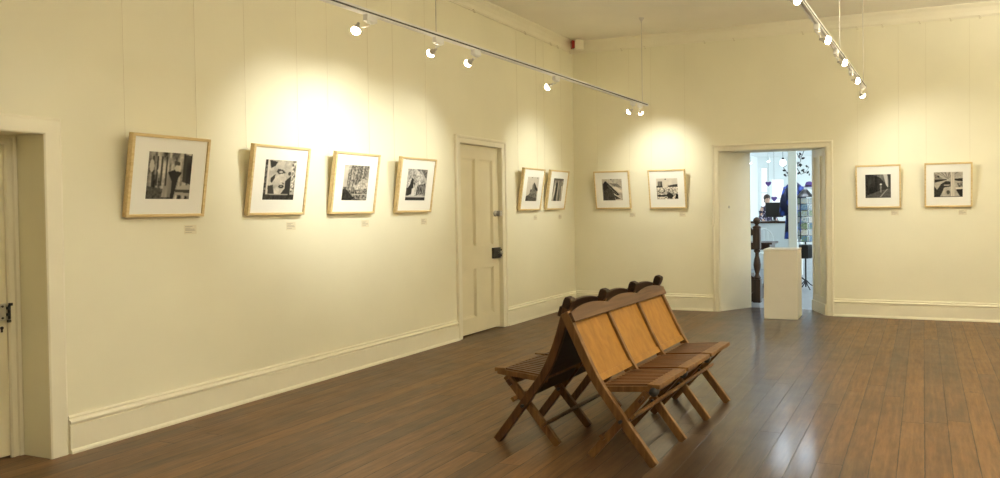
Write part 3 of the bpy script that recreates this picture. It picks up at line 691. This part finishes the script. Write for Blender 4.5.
# ------------------------------------------------------------------ benches
def catmull(pts, n=5):
    out = []; q = [pts[0]] + pts + [pts[-1]]
    for i in range(1, len(q) - 2):
        for k in range(n):
            t = k / n; a, b, c, d = [Vector(p) for p in q[i - 1:i + 3]]
            out.append(.5 * ((2 * b) + (-a + c) * t + (2 * a - 5 * b + 4 * c - d) * t * t + (-a + 3 * b - 3 * c + d) * t ** 3))
    out.append(Vector(pts[-1])); return out
BW = 1.395; PITCH = BW / 3
def bench(label, loc, rotz, finial, ztop):
    root = thing('folding_bench', label, 'bench', loc, rotz, 'back-to-back folding triple benches')
    k = ztop / .80
    spine = [(.030 if finial else -.012, 0, .80 * k), (.098 if finial else .085, 0, .62), (.180, 0, .445), (.293, 0, .295), (.406, 0, .150), (.525, 0, .004)]
    cv = catmull(spine, 5)
    for j in range(4):
        y = min(max(j * PITCH, .0), BW)
        th = .034 if j in (0, 3) else .028
        ww = [.050 for p in cv]
        bm = new_bm(); sweep(bm, [p + Vector((0, y, 0)) for p in cv], ww, th)
        o = obj('back_post', bm, M['post'] if finial else M['leg'], root, bevel=.004)
        if finial:
            bm = new_bm(); d = Vector((-.35, 0, .94)).normalized(); b0 = cv[0] + Vector((0, y, 0)) - d * .012
            sweep(bm, [b0, b0 + d * .022, b0 + d * .04, b0 + d * .055, b0 + d * .066], [.046, .052, .054, .050, .034], .062)
            obj('finial', bm, M['wood_shade'], o, bevel=.006)
        # crossing leg
        y2 = y + (.033 if j < 3 else -.033)
        bm = new_bm(); bar(bm, (.475, y2, .392), (.122, y2, .004), .046, .028)
        o = obj('crossing_leg', bm, M['leg'] if j in (0, 3) else M['post'], root, bevel=.004)
        bm = new_bm(); ax = Matrix.Rotation(R(90), 3, 'X'); ys = y - (.02 if j < 3 else -.02)
        lathe(bm, [(.010, -.05), (.010, .05)], 10, ((.333), (y + y2) / 2, .232), ax); obj('pivot_bolt', bm, M['dark'], o)
    # back panels
    def line(f):  # point on back plane by height
        for a, b in zip(cv, cv[1:]):
            if a.z >= f >= b.z:
                t = (a.z - f) / (a.z - b.z); return a + (b - a) * t
        return cv[0] + (cv[0] - cv[1]).normalized() * ((f - cv[0].z) / abs((cv[0] - cv[1]).normalized().z)) if f > cv[0].z else cv[-1]
    ztp = .80 * k - .045
    for j in range(3):
        y0 = j * PITCH + .016; y1 = (j + 1) * PITCH - .016
        bm = new_bm(); hs = np.linspace(.452, ztp, 7)
        rows = []
        for f in hs:
            p = line(f) + Vector((-.002, 0, 0)); rows.append([bm.verts.new((p.x + a, b, p.z + (0 if a == 0 else .003))) for a, b in ((0, y0), (.009, y0), (.009, y1), (0, y1))])
        for a, b in zip(rows, rows[1:]):
            for q in range(4): bm.faces.new((a[q], a[(q + 1) % 4], b[(q + 1) % 4], b[q]))
        bm.faces.new(rows[0][::-1]); bm.faces.new(rows[-1])
        o = obj('back_panel', bm, M['ply'], root); o['label'] = 'orange-brown plywood back panel'
        bm = new_bm(); rows = []
        for f in (np.linspace(.29, ztp, 10) if finial else hs):
            p = line(f) + Vector((-.014 if finial else -.0035, 0, 0)); rows.append([bm.verts.new((p.x + a, b, p.z)) for a, b in ((-.004, y0), (.001, y0), (.001, y1), (-.004, y1))])
        for a, b in zip(rows, rows[1:]):
            for q in range(4): bm.faces.new((a[q], a[(q + 1) % 4], b[(q + 1) % 4], b[q]))
        bm.faces.new(rows[0][::-1]); bm.faces.new(rows[-1])
        obj('panel_backing', bm, M['wood_shade'], o)['label'] = 'dark reverse side of the back panel'
        bm = new_bm(); p0 = line(.447); p1 = line(.485); dd = (p1 - p0).normalized()
        bar(bm, p0 + Vector((.006, y0, 0)), p0 + Vector((.006, y1, 0)), .038, .02, ref=(dd.z, 0, -dd.x))
        obj('lower_rail', bm, M['ply'], root, bevel=.002)
    # scalloped top rail
    bm = new_bm(); N = 72; pt = line(.80 * k - .01); dn = (line(.80 * k - .09) - pt).normalized(); nr = Vector((-dn.z, 0, dn.x)); nr = nr if nr.x > 0 else -nr
    f_ = []; 
    for s in range(N + 1):
        y = -.017 + (BW + .034) * s / N; ph = max(0, min(.9999, (y) / BW)) * 3 % 1
        hump = (math.sin(math.pi * ph)) ** .8 * .030
        top = pt - dn * (hump - .004) ; bot = pt + dn * .062
        off = nr * .025; off2 = nr * .044
        f_.append([bm.verts.new(Vector((q.x, y, q.z))) for q in (top + off, top + off2, bot + off2, bot + off)])
    for a, b in zip(f_, f_[1:]):
        for q in range(4): bm.faces.new((a[q], a[(q + 1) % 4], b[(q + 1) % 4], b[q]))
    bm.faces.new(f_[0][::-1]); bm.faces.new(f_[-1])
    obj('top_rail', bm, M['wood_shade' if finial else 'rail'], root, bevel=.003).__setitem__('label', 'scalloped dark top rail')  # bench facing the left wall: its shade is put into the rail colour
    # seats
    for j in range(3):
        y0 = j * PITCH + .022; y1 = (j + 1) * PITCH - .012
        zf = lambda x: .400 + (x - .19) * .085
        s = None
        bm = new_bm()
        bar(bm, (.512, y0, zf(.512)), (.512, y1, zf(.512)), .072, .024, ref=(0, 0, 1))
        bar(bm, (.205, y0, zf(.205)), (.205, y1, zf(.205)), .034, .020, ref=(0, 0, 1))
        bar(bm, (.19, y0 + .014, zf(.19) - .012), (.53, y0 + .014, zf(.53) - .012), .028, .032, ref=(0, 0, 1))
        bar(bm, (.19, y1 - .014, zf(.19) - .012), (.53, y1 - .014, zf(.53) - .012), .028, .032, ref=(0, 0, 1))
        so = obj('seat_frame', bm, M['leg'], root, bevel=.003)
        bm = new_bm(); n = 11; w = (y1 - y0 - .01) / n
        for q in range(n):
            yy = y0 + .005 + (q + .5) * w; bar(bm, (.215, yy, zf(.215) + .008), (.478, yy, zf(.478) + .008), w * .62, .012, ref=(0, 0, 1))
        o = obj('seat_slats', bm, M['seat'], root, bevel=.002)
        bm = new_bm(); ax = Matrix.Rotation(R(90), 3, 'X')
        lathe(bm, [(.004, -.026), (.024, -.022), (.027, .0), (.022, .016), (.004, .02)], 12, (.512, y0 + .005, zf(.5) - .028), ax)
        obj('hinge_knuckle', bm, M['dark'], so, smooth=True)
    # stretchers
    bm = new_bm(); bar(bm, (.405, -.018, .262), (.405, BW + .018, .262), .030, .018, ref=(1, 0, -.8)); obj('front_stretcher', bm, M['leg'], root, bevel=.003)
    bm = new_bm(); bar(bm, (.445, 0, .355), (.445, BW, .355), .04, .018, ref=(1, 0, -.8)); obj('seat_bearer', bm, M['post'], root, bevel=.003)
    bm = new_bm(); bar(bm, (.205, .0, .125), (.205, BW, .125), .034, .018, ref=(1, 0, 1)); obj('rear_stretcher', bm, M['post'], root, bevel=.003)
    return root
bench('folding triple bench facing right towards the camera, orange plywood backs in view', (-1.890, 3.74, 0), R(-2.0), False, .812)
# mirrored unit: turned half round, so its near end is local y = BW
a = R(180 - 2.0)
o = Vector((-1.905, 3.84, 0)); d = Vector((math.cos(R(90 - 2 * 0) ), 1, 0))
rowdir = Vector((math.sin(R(2.0)), math.cos(R(2.0)), 0))
far = o + rowdir * BW
bench('folding triple bench facing the left wall, its back turned to the other bench', tuple(far), a, True, .835)

# ------------------------------------------------------------------ plinth in doorway
t = thing('display_plinth', 'plain white rectangular display plinth standing in front of the open doorway', 'plinth', (-1.665, 9.30, 0), R(1.5))
bm = new_bm(); box(bm, -.208, .208, -.2, .2, 0, .846); obj('plinth_body', bm, M['plinth'], t, bevel=.004)
bm = new_bm(); box(bm, -.210, .210, -.202, .202, .848, .866); obj('plinth_top', bm, M['plinth'], t, bevel=.003)

# ------------------------------------------------------------------ shop beyond the doorway
SX0, SX1, SY0, SY1, SH = -5.1, 1.2, YB + WT, 24.0, 3.0
bm = new_bm(); box(bm, SX0 - .2, SX1 + .2, SY0, SY1 + .2, -.12, 0); struct(obj('floor', bm, M['shop_floor']))
bm = new_bm(); box(bm, SX0 - .2, SX1 + .2, SY0, SY1 + .2, SH, SH + .1); struct(obj('ceiling', bm, M['shop_wall']))
bm = new_bm(); panel_wall(bm, SY0, SY1 + .2, 0, SH, 0, .2, [], lambda s, t_, z: Vector((SX0 - t_, s, z))); struct(obj('wall_shop_left', bm, M['shop_wall']))
WR = [(15.4, 18.2, .7, 2.6), (18.8, 21.0, .7, 2.6), (21.5, 23.6, .7, 2.6)]
bm = new_bm(); panel_wall(bm, SY0, SY1 + .2, 0, SH, 0, .2, WR, lambda s, t_, z: Vector((SX1 + t_, s, z))); struct(obj('wall_shop_right', bm, M['shop_wall']))
WB = [(-5.02, -4.76, 1.0, 2.68), (-4.68, -4.22, 1.0, 2.30), (-3.0, -2.0, 1.0, 2.4)]
bm = new_bm(); panel_wall(bm, SX0, SX1, 0, SH, 0, .2, WB, lambda s, t_, z: Vector((s, SY1 + t_, z))); struct(obj('wall_shop_back', bm, M['shop_wall']))
k = 1
for a, b, z0, z1 in WB:
    bm = new_bm(); w = .035; put = lambda s, t_, z: Vector((s, SY1 + .04 + t_, z))
    panel_wall(bm, a, b, z0, z1, 0, .05, [(a + w, b - w, z0 + w, (z0 + z1) / 2 - .02), (a + w, b - w, (z0 + z1) / 2 + .02, z1 - w)], put)
    struct(obj('window_%d' % k, bm, M['shop_white'])); k += 1
for a, b, z0, z1 in WR:
    bm = new_bm(); w = .05; put = lambda s, t_, z: Vector((SX1 + .04 + t_, s, z))
    panel_wall(bm, a, b, z0, z1, 0, .05, [(a + w, (a + b) / 2 - .02, z0 + w, z1 - w), ((a + b) / 2 + .02, b - w, z0 + w, z1 - w)], put)
    struct(obj('window_%d' % k, bm, M['shop_white'])); k += 1

# square post
t = thing('timber_post', 'tall white square post behind the plinth', 'post', (-1.815, 11.0, 0), R(6))
bm = new_bm(); box(bm, -.062, .062, -.062, .062, 0, SH - .002); obj('post_shaft', bm, M['shop_white'], t, bevel=.006)
bm = new_bm(); panel_wall(bm, -.075, .075, -.075, .075, 0, .14, [(-.0625, .0625, -.0625, .0625)], lambda s, t_, z: Vector((s, z, t_))); obj('post_base', bm, M['shop_white'], t, bevel=.004)

# newel and handrail
t = thing('stair_balustrade', 'dark turned newel post with handrail and string just inside the shop', 'balustrade', (-2.275, 10.62, 0))
bm = new_bm(); box(bm, -.055, .055, -.055, .055, 0, .34)
lathe(bm, [(.045, .34), (.055, .36), (.035, .39), (.028, .42), (.05, .50), (.056, .55), (.046, .62), (.03, .68), (.028, .72), (.048, .74), (.048, .76), (.035, .78)], 18)
box(bm, -.052, .052, -.052, .052, .78, 1.08)
obj('newel_post', bm, M['walnut'], t, bevel=.004)
bm = new_bm(); lathe(bm, [(.06, 1.08), (.066, 1.10), (.03, 1.12), (.025, 1.135), (.05, 1.16), (.055, 1.19), (.045, 1.22), (.02, 1.24), (.002, 1.243)], 18); obj('finial', bm, M['walnut'], t, smooth=True)
bm = new_bm(); bar(bm, (-.05, 0, .99), (-1.3, .0, 2.5), .07, .06); obj('handrail', bm, M['walnut'], t, bevel=.01)
bm = new_bm(); bar(bm, (-.05, 0, .17), (-1.3, 0, 1.2), .30, .04); obj('stair_string', bm, M['walnut'], t)
for q in range(3):
    x = -.42 - q * .34; f = (-x - .05) / 1.25
    bm = new_bm(); lathe(bm, [(.016, .2 + f * 1.03), (.016, .4 + f * 1.03), (.024, .5 + f * 1.03), (.012, .62 + f * 1.03), (.012, .98 + f * 1.06)], 10, (x, 0, 0)); obj('baluster', bm, M['walnut'], t)
# stair treads
bm = new_bm()
for q in range(5):
    x1 = -.02 - q * .24; box(bm, x1 - .26, x1, .03, 1.0, .17 * q + .001 * (q == 0), .17 * (q + 1))
o = obj('stair_flight', bm, M['walnut'], t)

# display table (dark) and counter (white)
t = thing('display_table', 'dark wooden display table beyond the stair post in the shop', 'table', (-3.05, 12.85, 0))
bm = new_bm(); box(bm, -.62, .62, -.3, .3, .74, .775); obj('tabletop', bm, M['walnut'], t, bevel=.005)
bm = new_bm(); panel_wall(bm, -.57, .57, -.25, .25, .65, .738, [(-.55, .55, -.23, .23)], lambda s, t_, z: Vector((s, z, t_))); obj('apron', bm, M['walnut'], t)
for sx in (-1, 1):
    for sy in (-1, 1):
        bm = new_bm(); lathe(bm, [(.016, 0), (.03, .05), (.02, .1), (.032, .3), (.026, .5), (.034, .55), (.034, .65)], 12, (sx * .54, sy * .22, 0)); obj('leg', bm, M['walnut'], t)
t = thing('shop_counter', 'pale counter with a dark top in the shop, under the black screen', 'counter', (-3.45, 16.6, 0))
bm = new_bm(); box(bm, -.95, .75, -.3, .3, .08, 1.02); box(bm, -.92, .72, -.27, .3, 0, .08); obj('counter_body', bm, M['shop_white'], t, bevel=.004)
bm = new_bm(); box(bm, -.98, .78, -.33, .33, 1.022, 1.06); obj('countertop', bm, M['walnut'], t, bevel=.004)
for q in range(3):
    bm = new_bm(); box(bm, -.88 + q * .55, -.38 + q * .55, -.312, -.301, .14, .96); o = obj('counter_door', bm, M['shop_white'], t, bevel=.003)
t = thing('computer_monitor', 'black flat screen seen from behind on the shop counter', 'monitor', (-3.15, 16.6, 1.0605), R(10))
bm = new_bm(); box(bm, -.2, .2, -.015, .015, .09, .42); obj('screen_case', bm, M['black'], t, bevel=.006)
bm = new_bm(); box(bm, -.03, .03, -.0, .03, .02, .2); box(bm, -.1, .1, -.08, .08, 0, .015); obj('screen_stand', bm, M['black'], t, bevel=.003)
t = thing('hoop_chair', 'small white hoop-backed chair beside the dark display table', 'chair', (-2.96, 14.6, 0), R(20))
bm = new_bm(); lathe(bm, [(.2, .44), (.22, .45), (.22, .47), (.2, .48)], 24); obj('seat', bm, M['shop_white'], t)
bm = new_bm(); tube(bm, [(.19 * math.cos(q), .17, .68 + .26 * math.sin(q)) for q in np.linspace(-1.1, math.pi + 1.1, 22)], .014, 8)
for x in (-.08, 0, .08): tube(bm, [(x, .17, .46), (x, .17, .92)], .008, 6)
obj('backrest', bm, M['shop_white'], t, smooth=True)
for sx, sy in ((-1, -1), (1, -1), (1, 1), (-1, 1)):
    bm = new_bm(); tube(bm, [(sx * .13, sy * .13, .45), (sx * .18, sy * .18, 0)], .014, 8, .011); obj('leg', bm, M['shop_white'], t)

# robe on a stand
t = thing('clothes_stand', 'dark clothes stand carrying the blue robe', 'clothes stand', (-2.21, 13.5, 0))
bm = new_bm(); tube(bm, [(0, 0, .03), (0, 0, 1.80)], .016, 8); obj('pole', bm, M['dark'], t)
for q in range(3):
    aa = q * 2.094 + .3; bm = new_bm(); tube(bm, [(0, 0, .22), (.10 * math.cos(aa), .10 * math.sin(aa), .12), (.24 * math.cos(aa), .24 * math.sin(aa), .012)], .012, 8); obj('foot', bm, M['dark'], t)
bm = new_bm(); tube(bm, [(-.13, 0, 1.73), (0, 0, 1.80), (.13, 0, 1.73)], .012, 8); obj('crossbar', bm, M['dark'], t)
bm = new_bm(); n = 40; prof = [(.03, 1.85), (.06, 1.83), (.10, 1.80), (.155, 1.75), (.165, 1.6), (.15, 1.4), (.145, 1.2), (.155, 1.0), (.17, .80)]
rings = []
for r_, z_ in prof:
    rings.append([bm.verts.new(((r_ + .012 * math.sin(7 * 2 * math.pi * q / n) * (1.9 - z_)) * math.cos(2 * math.pi * q / n), .6 * (r_ + .012 * math.sin(7 * 2 * math.pi * q / n) * (1.9 - z_)) * math.sin(2 * math.pi * q / n), z_)) for q in range(n)])
for r0, r1 in zip(rings, rings[1:]):
    for q in range(n): bm.faces.new((r0[q], r0[(q + 1) % n], r1[(q + 1) % n], r1[q]))
ro = thing('blue_robe', 'dark and bright blue patterned robe hanging on the stand in the shop', 'robe', (-2.21, 13.5, 0))
o = obj('robe_body', bm, M['robe'], ro, smooth=True); s = o.modifiers.new('thickness', 'SOLIDIFY'); s.thickness = .006
for sx in (-1, 1):
    bm = new_bm(); tube(bm, [(sx * .13, -.01, 1.74), (sx * .18, -.03, 1.5), (sx * .19, -.04, 1.22)], .05, 12, .075); obj('sleeve', bm, M['robe'], ro, smooth=True)

# postcard rack
t = thing('postcard_rack', 'black wire postcard rack with cone top right of the white post', 'rack', (-1.855, 12.5, 0))
bm = new_bm(); tube(bm, [(0, 0, .04), (0, 0, 1.62)], .014, 8); obj('pole', bm, M['dark'], t)
bm = new_bm(); lathe(bm, [(.15, 1.545), (.155, 1.55), (.10, 1.60), (.04, 1.67), (.004, 1.69)], 18); obj('cone_top', bm, M['black'], t)
for q in range(4):
    aa = q * math.pi / 2 + .5; bm = new_bm(); tube(bm, [(0, 0, .16), (.08 * math.cos(aa), .08 * math.sin(aa), .08), (.20 * math.cos(aa), .20 * math.sin(aa), .012)], .01, 8); obj('foot', bm, M['dark'], t)
bm = new_bm(); lathe(bm, [(.10, .52), (.11, .53), (.11, .74), (.10, .75)], 6); o = obj('bin', bm, M['black'], t)
bm = new_bm()
FA = [R(-90), R(-25), R(-155)]
for fa in FA:
    c = Vector((math.cos(fa), math.sin(fa), 0)); s_ = Vector((-c.y, c.x, 0))
    for rrow in range(7):
        z_ = .80 + rrow * .105
        for e in (-.062, .062): tube(bm, [c * .105 + s_ * e + Vector((0, 0, z_)), c * .105 + s_ * e + Vector((0, 0, z_ + .09))], .003, 5)
        tube(bm, [c * .12 + s_ * -.062 + Vector((0, 0, z_)), c * .12 + s_ * .062 + Vector((0, 0, z_))], .004, 5)
        tube(bm, [c * .0 + Vector((0, 0, z_)), c * .12 + Vector((0, 0, z_))], .003, 5)
obj('wire_pockets', bm, M['dark'], t)
cols = [(.20, .32, .16), (.45, .55, .60), (.75, .74, .70), (.12, .22, .40), (.40, .42, .30), (.62, .60, .50), (.25, .38, .45)]
def cardmat(c1, c2, i):
    mt, n, l, b = nt('postcard_%d' % i); tc = n.new('ShaderNodeTexCoord'); tx = n.new('ShaderNodeTexNoise'); tx.inputs['Scale'].default_value = 28
    l.new(tc.outputs['Object'], tx.inputs['Vector']); r = n.new('ShaderNodeValToRGB'); r.color_ramp.elements[0].position = .42; r.color_ramp.elements[1].position = .58
    r.color_ramp.elements[0].color = (*c1, 1); r.color_ramp.elements[1].color = (*c2, 1); l.new(tx.outputs['Fac'], r.inputs['Fac']); l.new(r.outputs['Color'], b.inputs['Base Color'])
    return mt
CM = [cardmat(cols[i], cols[(i + 3) % 7], i) for i in range(7)]
colname = ['centre', 'right', 'left']; rown = ['bottom', 'second', 'third', 'fourth', 'fifth', 'sixth', 'top']
for fi, fa in enumerate(FA):
    c = Vector((math.cos(fa), math.sin(fa), 0))
    for rrow in range(7):
        i = (fi * 3 + rrow * 2) % 7
        bm = new_bm(); box(bm, -.052, .052, -.0015, .0015, 0, .092)
        o = obj('postcard', bm, CM[i])
        o.location = Vector((-1.855, 12.5, .806 + rrow * .105)) + c * .1115; o.rotation_euler = (0, 0, fa + R(90))
        tag(o, 'postcard in the %s column of the shop rack, %s row' % (colname[fi], rown[rrow] + (' from below' if 0 < rrow < 6 else '')), 'postcard', 'postcards in the shop rack')

# chandelier
t = thing('leaf_chandelier', 'black leafy metal chandelier hanging in the shop behind the white post', 'chandelier', (-2.08, 13.0, 0))
bm = new_bm(); tube(bm, [(0, 0, SH), (0, 0, 1.9)], .009, 8); lathe(bm, [(.05, SH - .02), (.05, SH)], 14); obj('stem', bm, M['dark'], t)
rs = random.Random(4)
for q in range(6):
    aa = q * math.pi / 3 + .3; ca, sa = math.cos(aa), math.sin(aa)
    zz = 1.98 + .14 * (q % 3)
    bm = new_bm(); tube(bm, [(0, 0, zz + .1), (.08 * ca, .08 * sa, zz - .03), (.16 * ca, .16 * sa, zz), (.22 * ca, .22 * sa, zz + .09), (.17 * ca, .17 * sa, zz + .13)], .007, 6)
    for w in range(6):
        rr = .07 + .03 * w; h = zz + rs.uniform(-.05, .12)
        ball(bm, (rr * ca + rs.uniform(-.03, .03), rr * sa + rs.uniform(-.03, .03), h), .034, 8, (1, .35, .55), Matrix.Rotation(rs.uniform(0, 3), 3, 'Z') @ Matrix.Rotation(rs.uniform(-.8, .8), 3, 'Y'))
    obj('leafy_arm', bm, M['black'], t)
t = thing('globe_lamp', 'lit round white globe lamp hanging left of the black chandelier', 'pendant lamp', (-2.31, 13.0, 0))
bm = new_bm(); tube(bm, [(0, 0, 2.24), (0, 0, SH)], .004, 6); obj('cord', bm, M['dark'], t)
bm = new_bm(); ball(bm, (0, 0, 2.16), .055, 16); o = obj('globe', bm, M['globe'], t, smooth=True)
bm = new_bm(); lathe(bm, [(.02, 2.205), (.024, 2.21), (.018, 2.25)], 12); obj('fitting', bm, M['dark'], t)

# shelf with purple hat
t = thing('wall_shelf', 'pale freestanding shelf right of the rack holding the purple hat', 'shelf', (-1.92, 15.0, 0))
bm = new_bm(); box(bm, -.42, .3, -.16, .16, 1.74, 1.77); box(bm, -.42, .3, -.16, .16, 1.2, 1.23); obj('shelf_board', bm, M['shop_white'], t)
for x in (-.4, .28):
    bm = new_bm(); box(bm, x - .015, x + .015, -.15, .15, 0, 1.74); obj('shelf_side', bm, M['shop_white'], t)
t = thing('purple_hat', 'purple soft hat lying on top of the pale shop shelf', 'hat', (-2.14, 14.98, 1.7705))
bm = new_bm(); lathe(bm, [(.13, 0), (.14, .004), (.13, .01), (.085, .015), (.08, .06), (.06, .10), (.02, .115), (.002, .116)], 20); obj('hat_body', bm, M['purple'], t, smooth=True)
bm = new_bm(); lathe(bm, [(.0865, .016), (.088, .02), (.086, .034), (.084, .036)], 20); obj('hat_band', bm, M['black'], t)
t = thing('ceiling_light', 'rectangular daylight panel lamp on the shop ceiling beyond the white post', 'ceiling lamp', (-2.0, 13.0, SH), 0, 'daylight panel lamps in the shop')
panel = t
bm = new_bm(); panel_wall(bm, -.5, .5, -.65, .65, -.05, 0, [(-.47, .47, -.62, .62)], lambda s, t_, z: Vector((s, z, t_))); obj('frame', bm, M['shop_white'], t)
bm = new_bm(); box(bm, -.468, .468, -.618, .618, -.04, -.02); obj('diffuser', bm, M['panel'], t)
o = copy_tree(panel); o.location = (-.5, 10.95, SH); relabel(o, 'added panel lamp on the shop ceiling just behind the doorway wall, brightening the white post')  # second panel added to brighten the front of the post
# hanging hearts
def heart(bm, s):
    pts = [(s * .8 * math.sin(q) ** 3, s * (.65 * math.cos(q) - .25 * math.cos(2 * q) - .1 * math.cos(3 * q))) for q in np.linspace(0, 2 * math.pi, 28, endpoint=False)]
    a = [bm.verts.new((x, -.012, z)) for x, z in pts]; b = [bm.verts.new((x, .012, z)) for x, z in pts]
    bm.faces.new(a); bm.faces.new(b[::-1])
    for i in range(28): bm.faces.new((a[i], a[(i + 1) % 28], b[(i + 1) % 28], b[i]))
for (x, y, z, s, lab) in ((-3.56, 18, 1.95, .09, 'purple heart hanging high in the shop above the person'), (-3.42, 18, 1.58, .09, 'purple heart hanging low in the shop beside the screen')):
    t = thing('hanging_heart', lab, 'decoration', (x, y, z), 0, 'purple hanging hearts')
    bm = new_bm(); heart(bm, s); obj('heart_body', bm, M['purple'], t)
    bm = new_bm(); tube(bm, [(0, 0, s * .3), (0, 0, SH - z)], .003, 5); obj('string', bm, M['dark'], t)
# ceiling downlights of the shop
for (x, y, lab) in ((-4.45, 20, 'left of the two small white spot lamps on the shop ceiling'), (-3.85, 19.5, 'right of the two small white spot lamps on the shop ceiling')):
    t = thing('ceiling_spot', lab, 'ceiling lamp', (x, y, SH - .36), 0, 'shop ceiling spots')
    bm = new_bm(); tube(bm, [(0, 0, .06), (0, 0, .36)], .012, 8); obj('rod', bm, M['shop_white'], t)
    bm = new_bm(); lathe(bm, [(.05, -.05), (.055, .0), (.03, .06), (.01, .07)], 14); o = obj('shade', bm, M['shop_white'], t)
    bm = new_bm(); ball(bm, (0, 0, -.045), .04, 12); obj('bulb', bm, M['globe'], t, smooth=True)

# person
def skinned(name, chains, mat, parent, lv=2):
    verts = []; edges = []; rad = []; idx = {}
    for ch in chains:
        prev = None
        for nm, co, r_ in ch:
            if nm in idx: i = idx[nm]
            else: i = idx[nm] = len(verts); verts.append(co); rad.append(r_)
            if prev is not None and prev != i: edges.append((prev, i))
            prev = i
    me = bpy.data.meshes.new(name); me.from_pydata(verts, edges, []); o = bpy.data.objects.new(name, me); COL.objects.link(o)
    sk = o.modifiers.new('skin', 'SKIN'); sk.use_smooth_shade = True
    for i, r_ in enumerate(rad):
        s = me.skin_vertices[0].data[i]; s.radius = (r_, r_) if not isinstance(r_, tuple) else r_; s.use_root = (i == 0)
    sb = o.modifiers.new('sub', 'SUBSURF'); sb.levels = lv; sb.render_levels = lv
    me.materials.append(mat); o.parent = parent
    return o
pr = thing('person', 'person with short dark hair in a dark patterned dress standing behind the shop counter', 'person', (-3.99, 20.0, 0), R(35))
body = [[('pel', (0, 0, .92), .115), ('wai', (0, .01, 1.08), .10), ('che', (0, 0, 1.27), .115), ('nek0', (0, .015, 1.40), .06), ('nek', (0, .01, 1.46), .045), ('hd0', (0, -.005, 1.53), .072), ('hd1', (0, -.01, 1.60), .088), ('hd2', (0, 0, 1.67), .06)]]
for s_ in (-1, 1):
    body.append([('che', (0, 0, 1.27), .115), ('sh%d' % s_, (s_ * .17, 0, 1.35), .048), ('el%d' % s_, (s_ * .22, -.04, 1.09), .037), ('wr%d' % s_, (s_ * .17, -.22, .98), .026), ('pa%d' % s_, (s_ * .15, -.29, .97), .03)])
    for f, (dx, L_) in enumerate(((-.024, .062), (-.008, .075), (.008, .07), (.024, .055))):
        body.append([('pa%d' % s_, (0, 0, 0), .03), ('f%d%d' % (s_, f), (s_ * .15 + dx, -.33, .967), .009), ('g%d%d' % (s_, f), (s_ * .15 + dx * 1.1, -.33 - L_ * .6, .955), .008)])
    body.append([('pa%d' % s_, (0, 0, 0), .03), ('t%d' % s_, (s_ * .15 - s_ * .04, -.30, .965), .01), ('u%d' % s_, (s_ * .15 - s_ * .055, -.335, .955), .009)])
    body.append([('pel', (0, 0, .92), .115), ('hip%d' % s_, (s_ * .09, 0, .84), .085), ('kn%d' % s_, (s_ * .095, -.01, .48), .055), ('an%d' % s_, (s_ * .095, .02, .09), .036), ('to%d' % s_, (s_ * .10, -.11, .035), .032)])
skinned('body', body, M['skin'], pr)
bm = new_bm(); lathe(bm, [(.055, 1.42), (.10, 1.40), (.155, 1.35), (.15, 1.25), (.135, 1.08), (.16, .95), (.20, .78), (.22, .62), (.215, .62)], 24, squash=(1, .72)); 
for s_ in (-1, 1): tube(bm, [(s_ * .13, 0, 1.36), (s_ * .20, -.015, 1.25), (s_ * .222, -.04, 1.10), (s_ * .20, -.13, 1.03)], .062, 12, .046)
obj('dress', bm, M['dress'], pr, smooth=True)
bm = new_bm(); ball(bm, (0, .018, 1.63), .098, 18, (.95, 1.0, 1.0)); ball(bm, (0, .05, 1.55), .075, 14, (1, .8, 1)); obj('hair', bm, M['hair'], pr, smooth=True)
bm = new_bm(); ball(bm, (0, -.10, 1.575), .013, 10, (.8, 1.2, 1.4)); obj('nose', bm, M['skin'], pr, smooth=True)
for s_ in (-1, 1):
    bm = new_bm(); ball(bm, (s_ * .034, -.088, 1.60), .010, 10); obj('eye', bm, M['black'], pr, smooth=True)

# ------------------------------------------------------------------ daylight
for a, b, z0, z1 in WR:
    ld = bpy.data.lights.new('window_daylight', 'AREA'); ld.shape = 'RECTANGLE'; ld.size = b - a; ld.size_y = z1 - z0; ld.energy = 105; ld.color = (.82, .93, 1)
    lo = bpy.data.objects.new('window_daylight', ld); COL.objects.link(lo); lo.location = (SX1 + .35, (a + b) / 2, (z0 + z1) / 2); lo.rotation_euler = (R(90), 0, R(90))
w = bpy.data.worlds.new('sky'); sc.world = w; w.use_nodes = True
bg = w.node_tree.nodes['Background']; bg.inputs['Color'].default_value = (.86, .94, 1, 1); bg.inputs['Strength'].default_value = 1.0
sc.cycles.max_bounces = 10; sc.cycles.diffuse_bounces = 6; sc.cycles.glossy_bounces = 4
sc.cycles.sample_clamp_indirect = 6
sc.cycles.use_denoising = True
bpy.context.view_layer.update()
